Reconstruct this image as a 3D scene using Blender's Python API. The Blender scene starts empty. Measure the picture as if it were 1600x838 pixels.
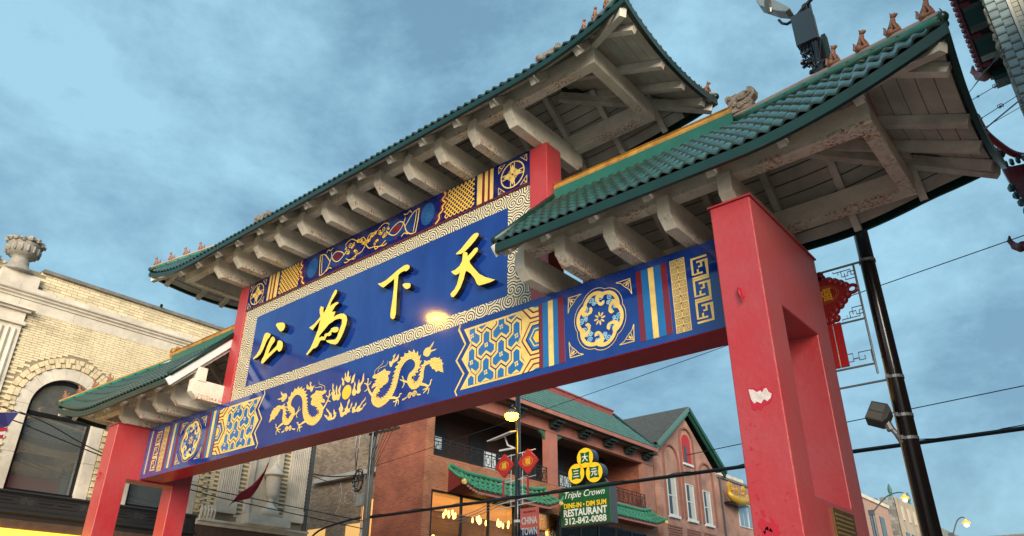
import bpy, bmesh, math, random
from math import sin, cos, pi, radians, sqrt, atan2, hypot
from mathutils import Vector, Matrix, geometry
random.seed(7)
scene = bpy.context.scene
COL = scene.collection

# ------------------------------------------------------------------ camera
cam_data = bpy.data.cameras.new("camera")
cam_data.sensor_width = 36.0
cam_data.lens = 36.0 * 1161.394 / 1600.0
cam_data.clip_start = 0.05
cam_data.clip_end = 5000.0
cam = bpy.data.objects.new("camera", cam_data)
COL.objects.link(cam)
YAW, PITCH, ROLL = 0.698, 0.472, 0.006
fw = Vector((-sin(YAW) * cos(PITCH), cos(YAW) * cos(PITCH), sin(PITCH)))
rt = Vector((cos(YAW), sin(YAW), 0.0))
up = rt.cross(fw)
rt2 = rt * cos(ROLL) + up * sin(ROLL)
up2 = up * cos(ROLL) - rt * sin(ROLL)
M = Matrix((rt2, up2, -fw)).transposed().to_4x4()
M.translation = Vector((9.83, -7.539, 1.6))
cam.matrix_world = M
scene.camera = cam

# ------------------------------------------------------------------ world, sun, exposure
SUN_EL, SUN_AZ = radians(13), radians(138)      # azimuth from +Y towards +X
world = bpy.data.worlds.new("World")
scene.world = world
world.use_nodes = True
nt = world.node_tree
nt.nodes.clear()
w_out = nt.nodes.new('ShaderNodeOutputWorld')
w_bg = nt.nodes.new('ShaderNodeBackground')
sky = nt.nodes.new('ShaderNodeTexSky')
sky.sky_type = 'NISHITA'
sky.sun_disc = False
sky.sun_elevation = SUN_EL
sky.sun_rotation = SUN_AZ
sky.air_density = 1.2
sky.dust_density = 2.0
sky.ozone_density = 2.0
tc = nt.nodes.new('ShaderNodeTexCoord')
mp = nt.nodes.new('ShaderNodeMapping')
mp.inputs['Scale'].default_value = (1.0, 1.0, 1.7)
mp.inputs['Rotation'].default_value = (0.0, 0.0, 0.5)
n1 = nt.nodes.new('ShaderNodeTexNoise')
n1.inputs['Scale'].default_value = 2.6
n1.inputs['Detail'].default_value = 7.0
n1.inputs['Roughness'].default_value = 0.64
n1.inputs['Distortion'].default_value = 0.15
cr = nt.nodes.new('ShaderNodeValToRGB')
cr.color_ramp.elements[0].position = 0.39
cr.color_ramp.elements[0].color = (1.25, 2.45, 3.45, 1)
cr.color_ramp.elements[1].position = 0.62
cr.color_ramp.elements[1].color = (2.65, 4.75, 5.9, 1)
mixs = nt.nodes.new('ShaderNodeMix')
mixs.data_type = 'RGBA'
mixs.inputs[0].default_value = 0.82
nt.links.new(tc.outputs['Generated'], mp.inputs['Vector'])
nt.links.new(mp.outputs['Vector'], n1.inputs['Vector'])
nt.links.new(n1.outputs['Fac'], cr.inputs['Fac'])
nt.links.new(sky.outputs['Color'], mixs.inputs[6])
nt.links.new(cr.outputs['Color'], mixs.inputs[7])
nt.links.new(mixs.outputs[2], w_bg.inputs['Color'])
w_bg.inputs['Strength'].default_value = 0.1
nt.links.new(w_bg.outputs[0], w_out.inputs['Surface'])

sun_d = bpy.data.lights.new("sun", 'SUN')
sun_d.energy = 4.0
sun_d.angle = radians(40)
sun_d.color = (1.0, 0.89, 0.74)
sun = bpy.data.objects.new("sun", sun_d)
COL.objects.link(sun)
sd = Vector((sin(SUN_AZ) * cos(SUN_EL), cos(SUN_AZ) * cos(SUN_EL), sin(SUN_EL)))
sun.rotation_euler = sd.to_track_quat('Z', 'Y').to_euler()

scene.view_settings.view_transform = 'Standard'
scene.view_settings.look = 'None'
scene.view_settings.exposure = 0.68
scene.view_settings.gamma = 1.0
scene.cycles.max_bounces = 6
scene.cycles.diffuse_bounces = 3

# ------------------------------------------------------------------ materials
MATS = {}  # by name
def mat(name, base, rough=0.6, var=0.0, vscale=3.0, var_col=None, bump=0.0, bscale=20.0, metal=0.0, coat=0.0,
        spec=0.5, rust=0.0, rust_scale=2.2, rust_col=(0.25, 0.07, 0.015), emit=None, estr=0.0, dirt=0.0, dirt_col=(0.12, 0.10, 0.08), perobj=0.0, stretch=None, coatr=0.08, rust_z=None):
    if name in MATS:
        return MATS[name]
    m = bpy.data.materials.new(name)
    m.use_nodes = True
    t = m.node_tree
    b = t.nodes['Principled BSDF']
    L = t.links
    b.inputs['Roughness'].default_value = rough
    b.inputs['Metallic'].default_value = metal
    b.inputs['Coat Weight'].default_value = coat
    b.inputs['Coat Roughness'].default_value = coatr
    b.inputs['Specular IOR Level'].default_value = spec
    geo = t.nodes.new('ShaderNodeNewGeometry')
    vec = geo.outputs['Position']
    if stretch:
        mpn = t.nodes.new('ShaderNodeMapping')
        mpn.inputs['Scale'].default_value = stretch
        L.new(vec, mpn.inputs['Vector'])
        vec = mpn.outputs['Vector']
    def noise(scale, detail=6.0, rough_=0.6):
        n = t.nodes.new('ShaderNodeTexNoise')
        n.inputs['Scale'].default_value = scale
        n.inputs['Detail'].default_value = detail
        n.inputs['Roughness'].default_value = rough_
        L.new(vec, n.inputs['Vector'])
        return n.outputs['Fac']
    def ramp(fac, a, bb):
        r = t.nodes.new('ShaderNodeMapRange')
        r.inputs['From Min'].default_value = a
        r.inputs['From Max'].default_value = bb
        r.clamp = True
        L.new(fac, r.inputs['Value'])
        return r.outputs['Result']
    def mixc(fac, c1, c2):
        x = t.nodes.new('ShaderNodeMix')
        x.data_type = 'RGBA'
        if isinstance(fac, float):
            x.inputs[0].default_value = fac
        else:
            L.new(fac, x.inputs[0])
        for i, c in ((6, c1), (7, c2)):
            if isinstance(c, tuple):
                x.inputs[i].default_value = (*c[:3], 1)
            else:
                L.new(c, x.inputs[i])
        return x.outputs[2]
    col = tuple(base)
    if var > 0:
        vc = var_col or tuple(c * (1 - var) for c in base)
        col = mixc(ramp(noise(vscale), 0.35, 0.68), col, vc)
    if perobj > 0:
        oi = t.nodes.new('ShaderNodeObjectInfo')
        hs = t.nodes.new('ShaderNodeHueSaturation')
        mr = t.nodes.new('ShaderNodeMapRange')
        mr.inputs['To Min'].default_value = 1 - perobj
        mr.inputs['To Max'].default_value = 1 + perobj
        L.new(oi.outputs['Random'], mr.inputs['Value'])
        L.new(mr.outputs['Result'], hs.inputs['Value'])
        if isinstance(col, tuple):
            hs.inputs['Color'].default_value = (*col, 1)
        else:
            L.new(col, hs.inputs['Color'])
        col = hs.outputs['Color']
    if dirt > 0:
        f = ramp(noise(1.3, 8.0, 0.7), 0.45, 0.75)
        mm = t.nodes.new('ShaderNodeMath'); mm.operation = 'MULTIPLY'
        mm.inputs[1].default_value = dirt
        L.new(f, mm.inputs[0])
        col = mixc(mm.outputs[0], col, dirt_col)
    if rust > 0:
        f1 = ramp(noise(rust_scale, 3.0, 0.5), 0.60 - 0.12 * rust, 0.70 - 0.08 * rust)
        f2 = ramp(noise(26.0, 5.0, 0.7), 0.50, 0.58)
        mm = t.nodes.new('ShaderNodeMath'); mm.operation = 'MULTIPLY'
        L.new(f1, mm.inputs[0]); L.new(f2, mm.inputs[1])
        if rust_z:
            sp = t.nodes.new('ShaderNodeSeparateXYZ'); L.new(geo.outputs['Position'], sp.inputs[0])
            tot = None
            for zc, hw in rust_z:
                d = t.nodes.new('ShaderNodeMath'); d.operation = 'SUBTRACT'; L.new(sp.outputs['Z'], d.inputs[0]); d.inputs[1].default_value = zc
                a = t.nodes.new('ShaderNodeMath'); a.operation = 'ABSOLUTE'; L.new(d.outputs[0], a.inputs[0])
                r = ramp(a.outputs[0], hw, hw*0.35)
                if tot is None: tot = r
                else:
                    x = t.nodes.new('ShaderNodeMath'); x.operation = 'MAXIMUM'; L.new(tot, x.inputs[0]); L.new(r, x.inputs[1]); tot = x.outputs[0]
            x = t.nodes.new('ShaderNodeMath'); x.operation = 'MULTIPLY'; L.new(mm.outputs[0], x.inputs[0]); L.new(tot, x.inputs[1]); mm = x
        col = mixc(mm.outputs[0], col, rust_col)
    if isinstance(col, tuple):
        b.inputs['Base Color'].default_value = (*col[:3], 1)
    else:
        L.new(col, b.inputs['Base Color'])
    if bump > 0:
        bn = t.nodes.new('ShaderNodeBump')
        bn.inputs['Strength'].default_value = bump
        bn.inputs['Distance'].default_value = 0.02
        L.new(noise(bscale, 5.0, 0.6), bn.inputs['Height'])
        L.new(bn.outputs['Normal'], b.inputs['Normal'])
    if emit:
        b.inputs['Emission Color'].default_value = (*emit, 1)
        b.inputs['Emission Strength'].default_value = estr
    MATS[name] = m
    return m

RED = mat('glossy red paint', (0.40, 0.012, 0.016), 0.44, var=0.3, vscale=1.3, var_col=(0.38, 0.040, 0.045), bump=0.45, bscale=11.0, coat=0.35, spec=0.7, coatr=0.30)
REDP = mat('red painted steel', (0.50, 0.012, 0.014), 0.3, var=0.15, vscale=3.0, bump=0.1, spec=0.3)
BLUE = mat('blue enamel', (0.004, 0.024, 0.175), 0.07, var=0.3, vscale=2.4, var_col=(0.007, 0.040, 0.22), coat=0.8, bump=0.05, bscale=2.0, stretch=(1.0, 1.0, 0.35))
NAVY = mat('navy enamel', (0.004, 0.010, 0.11), 0.16, var=0.2, coat=0.4)
CREAM = mat('cream gold paint', (0.80, 0.56, 0.16), 0.35, var=0.28, vscale=5.0)
GOLD = mat('gold leaf paint', (0.86, 0.52, 0.04), 0.38, var=0.15, vscale=5.0)
TEAL = mat('mid blue paint', (0.012, 0.13, 0.36), 0.2, var=0.15, coat=0.3)
DTEAL = mat('faint blue line paint', (0.012, 0.07, 0.22), 0.2)
MAROON = mat('maroon paint', (0.15, 0.012, 0.022), 0.2, coat=0.3)
BLACK = mat('black return of cut letters', (0.008, 0.007, 0.008), 0.45)
CONC = mat('weathered off-white paint', (0.80, 0.745, 0.62), 0.7, var=0.22, vscale=2.5, bump=0.5, bscale=14.0, dirt=0.28, dirt_col=(0.17, 0.13, 0.08), rust=1.5, rust_scale=1.6, rust_col=(0.36, 0.13, 0.025), rust_z=((6.345, 0.05), (8.945, 0.05)))
BRKT = mat('weathered bracket paint', (0.80, 0.745, 0.62), 0.65, var=0.22, vscale=3.5, bump=0.4, bscale=18.0, dirt=0.30, dirt_col=(0.18, 0.13, 0.075), rust=1.5, rust_scale=2.4, rust_col=(0.34, 0.12, 0.025), rust_z=((6.00, 0.12), (8.62, 0.11)))
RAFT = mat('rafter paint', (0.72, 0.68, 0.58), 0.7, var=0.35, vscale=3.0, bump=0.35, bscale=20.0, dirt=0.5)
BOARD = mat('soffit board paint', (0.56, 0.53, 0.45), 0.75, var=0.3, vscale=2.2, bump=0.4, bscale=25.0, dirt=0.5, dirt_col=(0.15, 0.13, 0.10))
DARK = mat('dark roof felt', (0.07, 0.065, 0.055), 0.9)
GTILE = mat('green glazed tile', (0.010, 0.055, 0.042), 0.30, var=0.35, vscale=5.0, perobj=0.3, coat=1.0, spec=1.0, coatr=0.26, bump=0.15, bscale=14.0)
GTRIM = mat('green painted trim', (0.004, 0.030, 0.024), 0.40, var=0.3, vscale=3.0)
GDARK = mat('dark green trim', (0.005, 0.032, 0.026), 0.3, var=0.3)
OCHRE = mat('ochre glazed ridge', (0.52, 0.27, 0.055), 0.4, var=0.45, vscale=7.0, bump=0.3, bscale=30.0, perobj=0.15)
TERRA = mat('terracotta figure', (0.33, 0.145, 0.085), 0.6, var=0.35, vscale=16.0, bump=0.5, bscale=60.0)
GREYORN = mat('weathered carved ornament', (0.27, 0.215, 0.17), 0.75, var=0.5, vscale=14.0, bump=0.8, bscale=40.0)
WHITEP = mat('white paint', (0.74, 0.74, 0.72), 0.5, var=0.12, vscale=3.0)
PLASTER = mat('exposed white plaster', (0.66, 0.58, 0.55), 0.8, var=0.3, vscale=20.0)
REDCH = mat('chipped bright red undercoat', (0.42, 0.01, 0.025), 0.45)
BRONZE = mat('bronze plaque', (0.20, 0.13, 0.045), 0.4, metal=0.6, var=0.3, vscale=10.0)
BLKM = mat('black painted steel', (0.010, 0.010, 0.011), 0.22, coat=0.4, var=0.2)
RED.node_tree.nodes['Principled BSDF'].inputs['Sheen Weight'].default_value = 0.10
RED.node_tree.nodes['Principled BSDF'].inputs['Sheen Roughness'].default_value = 0.5
GREYM = mat('galvanised steel', (0.30, 0.31, 0.32), 0.45, metal=0.5, var=0.25, vscale=6.0)
DGREY = mat('dark grey steel', (0.075, 0.085, 0.09), 0.45, var=0.2)
STONE = mat('pale limestone', (0.72, 0.645, 0.53), 0.8, var=0.25, vscale=2.0, bump=0.35, bscale=22.0, dirt=0.4, dirt_col=(0.25, 0.21, 0.16), perobj=0.06)
SOOT = mat('grey coping stone', (0.20, 0.19, 0.17), 0.85, var=0.35, vscale=4.0)
CBRICK = mat('cream glazed brick', (0.76, 0.625, 0.40), 0.5, var=0.22, vscale=2.6, bump=0.3, bscale=30.0, perobj=0.14)
CMORT = mat('dark mortar', (0.30, 0.25, 0.165), 0.9, var=0.3, vscale=3.0)
GLASS = mat('dark reflective window glass', (0.32, 0.34, 0.33), 0.03, spec=1.0, metal=0.75)
BFRAME = mat('black window frame', (0.006, 0.006, 0.007), 0.35)
CARVED = mat('black storefront fascia', (0.022, 0.021, 0.021), 0.45, bump=0.2)
BROWN = mat('brown timber', (0.09, 0.05, 0.03), 0.6, var=0.4, vscale=8.0)
ASPH = mat('worn pale asphalt', (0.13, 0.13, 0.128), 0.85, var=0.3, vscale=1.5, bump=0.4, bscale=50.0)
PAVE = mat('concrete pavement', (0.48, 0.46, 0.41), 0.85, var=0.2, vscale=1.0)
KERB = mat('kerb stone', (0.33, 0.32, 0.30), 0.8, var=0.2)
LINE = mat('road marking', (0.75, 0.74, 0.70), 0.6)

# ------------------------------------------------------------------ building helpers
def offset_of(o):
    while o is not None and o.parent is not None:
        o = o.parent
    return Vector(o.location) if o is not None else Vector((0, 0, 0))

def tag(o, label=None, cat=None, group=None, kind=None):
    if label: o['label'] = label
    if cat: o['category'] = cat
    if group: o['group'] = group
    if kind: o['kind'] = kind
    return o

def thing(name, loc, label, cat, group=None):
    o = bpy.data.objects.new(name, None)
    o.empty_display_size = 0.2
    COL.objects.link(o)
    o.location = loc
    return tag(o, label, cat, group)

class MB:
    """collects geometry in world coordinates and links it as ONE mesh object"""
    def __init__(s):
        s.v = []; s.f = []; s.mi = []
    def add(s, vs, fs, mi=0):
        k = len(s.v)
        s.v.extend([tuple(p) for p in vs])
        s.f.extend([tuple(k + i for i in f) for f in fs])
        s.mi.extend([mi] * len(fs))
        return s
    def box(s, a, b, mi=0):
        x0, y0, z0 = a; x1, y1, z1 = b
        if x0 > x1: x0, x1 = x1, x0
        if y0 > y1: y0, y1 = y1, y0
        if z0 > z1: z0, z1 = z1, z0
        vs = [(x0,y0,z0),(x1,y0,z0),(x1,y1,z0),(x0,y1,z0),(x0,y0,z1),(x1,y0,z1),(x1,y1,z1),(x0,y1,z1)]
        return s.add(vs, [(0,3,2,1),(4,5,6,7),(0,1,5,4),(1,2,6,5),(2,3,7,6),(3,0,4,7)], mi)
    def obox(s, m, sx, sy, sz, mi=0):
        vs = [m @ Vector((x*sx/2, y*sy/2, z*sz/2)) for x,y,z in ((-1,-1,-1),(1,-1,-1),(1,1,-1),(-1,1,-1),(-1,-1,1),(1,-1,1),(1,1,1),(-1,1,1))]
        return s.add(vs, [(0,3,2,1),(4,5,6,7),(0,1,5,4),(1,2,6,5),(2,3,7,6),(3,0,4,7)], mi)
    def bar(s, p, q, w, h, upv=(0,0,1), mi=0):
        """rectangular bar from p to q, width w (sideways), height h along up"""
        p = Vector(p); q = Vector(q); d = (q-p)
        if d.length < 1e-6: return s
        d.normalize(); u = Vector(upv); r = d.cross(u)
        if r.length < 1e-5: r = d.cross(Vector((1,0,0)))
        r.normalize(); u = r.cross(d)
        vs = []
        for c in (p, q):
            for a, b in ((-1,-1),(1,-1),(1,1),(-1,1)):
                vs.append(c + r*(a*w/2) + u*(b*h/2))
        return s.add(vs, [(0,1,2,3),(7,6,5,4),(0,4,5,1),(1,5,6,2),(2,6,7,3),(3,7,4,0)], mi)
    def tube(s, pts, r, n=8, mi=0, cap=True):
        pts = [Vector(p) for p in pts]
        rs = r if isinstance(r, (list, tuple)) else [r]*len(pts)
        vs = []; fs = []
        for i, p in enumerate(pts):
            d = (pts[min(i+1, len(pts)-1)] - pts[max(i-1, 0)]).normalized()
            a = d.cross(Vector((0,0,1)))
            if a.length < 0.05: a = d.cross(Vector((0,1,0)))
            a.normalize(); b = d.cross(a)
            for k in range(n):
                t = 2*pi*k/n
                vs.append(p + (a*cos(t) + b*sin(t))*rs[i])
        for i in range(len(pts)-1):
            for k in range(n):
                k2 = (k+1) % n
                fs.append((i*n+k, i*n+k2, (i+1)*n+k2, (i+1)*n+k))
        if cap:
            fs.append(tuple(range(n-1, -1, -1)))
            fs.append(tuple((len(pts)-1)*n + k for k in range(n)))
        return s.add(vs, fs, mi)
    def lathe(s, c, prof, n=20, mi=0):
        """prof: (radius, z) from bottom to top round a vertical axis at c"""
        vs = []; fs = []
        for r, z in prof:
            for k in range(n):
                t = 2*pi*k/n
                vs.append((c[0]+r*cos(t), c[1]+r*sin(t), c[2]+z))
        for i in range(len(prof)-1):
            for k in range(n):
                k2 = (k+1) % n
                fs.append((i*n+k, i*n+k2, (i+1)*n+k2, (i+1)*n+k))
        fs.append(tuple(range(n-1, -1, -1)))
        fs.append(tuple((len(prof)-1)*n+k for k in range(n)))
        return s.add(vs, fs, mi)
    def blob(s, c, r, n=8, m=6, mi=0, jit=0.0):
        rx, ry, rz = r if isinstance(r, (tuple, list)) else (r, r, r)
        vs = [(c[0], c[1], c[2]-rz)]; fs = []
        for i in range(1, m):
            ph = -pi/2 + pi*i/m
            for k in range(n):
                t = 2*pi*k/n
                j = 1 + random.uniform(-jit, jit)
                vs.append((c[0]+rx*cos(ph)*cos(t)*j, c[1]+ry*cos(ph)*sin(t)*j, c[2]+rz*sin(ph)*j))
        vs.append((c[0], c[1], c[2]+rz)); T_ = len(vs)-1
        for k in range(n):
            k2 = (k+1) % n
            fs.append((0, 1+k2, 1+k))
            for i in range(m-2):
                a = 1+i*n
                fs.append((a+k, a+k2, a+n+k2, a+n+k))
            a = 1+(m-2)*n
            fs.append((a+k, a+k2, T_))
        return s.add(vs, fs, mi)
    def prism(s, poly, fn, d0, d1, mi=0, mi_side=None):
        """poly: 2D outline; fn(u, v, d) -> world point; extruded from d0 to d1 (front cap at d0)"""
        n = len(poly)
        tris = geometry.tessellate_polygon([[Vector((p[0], p[1], 0)) for p in poly]])
        area = sum(poly[i][0]*poly[(i+1)%n][1]-poly[(i+1)%n][0]*poly[i][1] for i in range(n))
        vs = [fn(p[0], p[1], d0) for p in poly] + [fn(p[0], p[1], d1) for p in poly]
        s.add(vs, [tuple(t) for t in tris], mi)
        k = len(s.v)-2*n
        fs = [tuple(n+i for i in reversed(t)) for t in tris]
        sides = [(i, (i+1)%n, n+(i+1)%n, n+i) for i in range(n)]
        for f in fs:
            s.f.append(tuple(k+i for i in f)); s.mi.append(mi)
        for f in sides:
            s.f.append(tuple(k+i for i in f)); s.mi.append(mi if mi_side is None else mi_side)
        return s
    def build(s, name, mats, parent=None, smooth=False, kind=None, label=None, bevel=0.0):
        me = bpy.data.meshes.new(name)
        off = offset_of(parent)
        me.from_pydata([(x-off.x, y-off.y, z-off.z) for x, y, z in s.v], [], s.f)
        if not isinstance(mats, (list, tuple)): mats = [mats]
        for m in mats: me.materials.append(m)
        if len(mats) > 1:
            me.polygons.foreach_set('material_index', s.mi)
        bm = bmesh.new(); bm.from_mesh(me)
        bmesh.ops.recalc_face_normals(bm, faces=bm.faces)
        bm.to_mesh(me); bm.free()
        if smooth:
            me.polygons.foreach_set('use_smooth', [True]*len(me.polygons))
        me.update()
        o = bpy.data.objects.new(name, me)
        COL.objects.link(o)
        o.parent = parent
        if bevel > 0:
            bv = o.modifiers.new('bevel', 'BEVEL'); bv.width = bevel; bv.segments = 2; bv.limit_method = 'ANGLE'
        if kind: o['kind'] = kind
        if label: o['label'] = label
        return o

def piece(name, me, mw, parent):
    """one more object on a shared mesh, placed with a world matrix"""
    o = bpy.data.objects.new(name, me)
    COL.objects.link(o)
    o.parent = parent
    off = offset_of(parent)
    m2 = mw.copy(); m2.translation = mw.translation - off
    o.matrix_local = m2
    return o

def shared(name, mb, mats, smooth=False):
    me = bpy.data.meshes.new(name)
    me.from_pydata(mb.v, [], mb.f)
    if not isinstance(mats, (list, tuple)): mats = [mats]
    for m in mats: me.materials.append(m)
    if len(mats) > 1: me.polygons.foreach_set('material_index', mb.mi)
    bm = bmesh.new(); bm.from_mesh(me); bmesh.ops.recalc_face_normals(bm, faces=bm.faces); bm.to_mesh(me); bm.free()
    if smooth: me.polygons.foreach_set('use_smooth', [True]*len(me.polygons))
    me.update()
    return me

def copy_thing(root, loc, label=None, rotz=None):
    r = root.copy(); COL.objects.link(r); r.location = loc
    if rotz is not None: r.rotation_euler = (0, 0, rotz)
    if label: r['label'] = label
    for ch in list(root.children):
        c = ch.copy(); COL.objects.link(c); c.parent = r
        for g in list(ch.children):
            d = g.copy(); COL.objects.link(d); d.parent = c
    return r

def text_mesh(txt, size, font_shear=0.0, extrude=0.004, bold=0.0):
    """flat lettering in the XZ plane, centred, facing -Y; returns (verts, faces)"""
    cu = bpy.data.curves.new('lettering', 'FONT')
    cu.body = txt; cu.size = size; cu.shear = font_shear
    cu.align_x = 'CENTER'; cu.align_y = 'CENTER'
    cu.extrude = extrude; cu.offset = bold; cu.resolution_u = 3
    o = bpy.data.objects.new('lettering', cu)
    COL.objects.link(o)
    dg = bpy.context.evaluated_depsgraph_get()
    me = bpy.data.meshes.new_from_object(o.evaluated_get(dg))
    vs = [(v.co.x, -v.co.z, v.co.y) for v in me.vertices]
    fs = [tuple(p.vertices) for p in me.polygons]
    bpy.data.objects.remove(o); bpy.data.curves.remove(cu); bpy.data.meshes.remove(me)
    return vs, fs

def place_text(txt, size, m, mt, parent, name='lettering', shear=0.0, bold=0.0, sx=1.0, width=None):
    vs, fs = text_mesh(txt, size, shear, 0.004, bold)
    xs = [v[0] for v in vs]; zs = [v[2] for v in vs]
    cx, cz = (min(xs)+max(xs))/2, (min(zs)+max(zs))/2
    if width: sx = width/(max(xs)-min(xs))
    b = MB(); b.add([m @ Vector(((v[0]-cx)*sx, v[1], v[2]-cz)) for v in vs], fs)
    return b.build(name, mt, parent)

def ribbon(pts, w):
    """2D polyline -> 2D polygon strip; w may be a list"""
    n = len(pts); ws = w if isinstance(w, (list, tuple)) else [w]*n
    L = []; R = []
    for i in range(n):
        a = pts[max(i-1, 0)]; b = pts[min(i+1, n-1)]
        dx, dy = b[0]-a[0], b[1]-a[1]; l = hypot(dx, dy) or 1e-6
        nx, ny = -dy/l, dx/l
        if 0 < i < n-1:
            ax, ay = pts[i][0]-pts[i-1][0], pts[i][1]-pts[i-1][1]; la = hypot(ax, ay) or 1e-6
            c = abs((ax*dx+ay*dy)/(la*l)); k = 1/max(c, 0.5)
        else: k = 1
        L.append((pts[i][0]+nx*ws[i]/2*k, pts[i][1]+ny*ws[i]/2*k)); R.append((pts[i][0]-nx*ws[i]/2*k, pts[i][1]-ny*ws[i]/2*k))
    return L + R[::-1]

def rib(b, pts, w, fn, d0, d1, mi=0):
    n = len(pts); pl = ribbon(pts, w)
    vs = [fn(p[0], p[1], d0-0.00004*min(i, 2*n-1-i)) for i, p in enumerate(pl)]
    fs = [(i, i+1, 2*n-2-i, 2*n-1-i) for i in range(n-1)]
    b.add(vs, fs, mi)

def XZ(y0):
    return lambda u, v, d: (u, y0 + d, v)

def smooth_line(pts, k=4):
    """Catmull-Rom through 2D points"""
    out = []
    n = len(pts)
    for i in range(n-1):
        p0 = pts[max(i-1, 0)]; p1 = pts[i]; p2 = pts[i+1]; p3 = pts[min(i+2, n-1)]
        for j in range(k):
            t = j/k
            out.append(tuple(0.5*((2*p1[a]) + (-p0[a]+p2[a])*t + (2*p0[a]-5*p1[a]+4*p2[a]-p3[a])*t*t + (-p0[a]+3*p1[a]-3*p2[a]+p3[a])*t**3) for a in range(len(p1))))
    out.append(tuple(pts[-1]))
    return out

def interp(tab, x):
    if x <= tab[0][0]: return tab[0][1]
    for (a, b), (c, d) in zip(tab, tab[1:]):
        if x <= c: return b + (d-b)*(x-a)/(c-a)
    return tab[-1][1]

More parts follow.
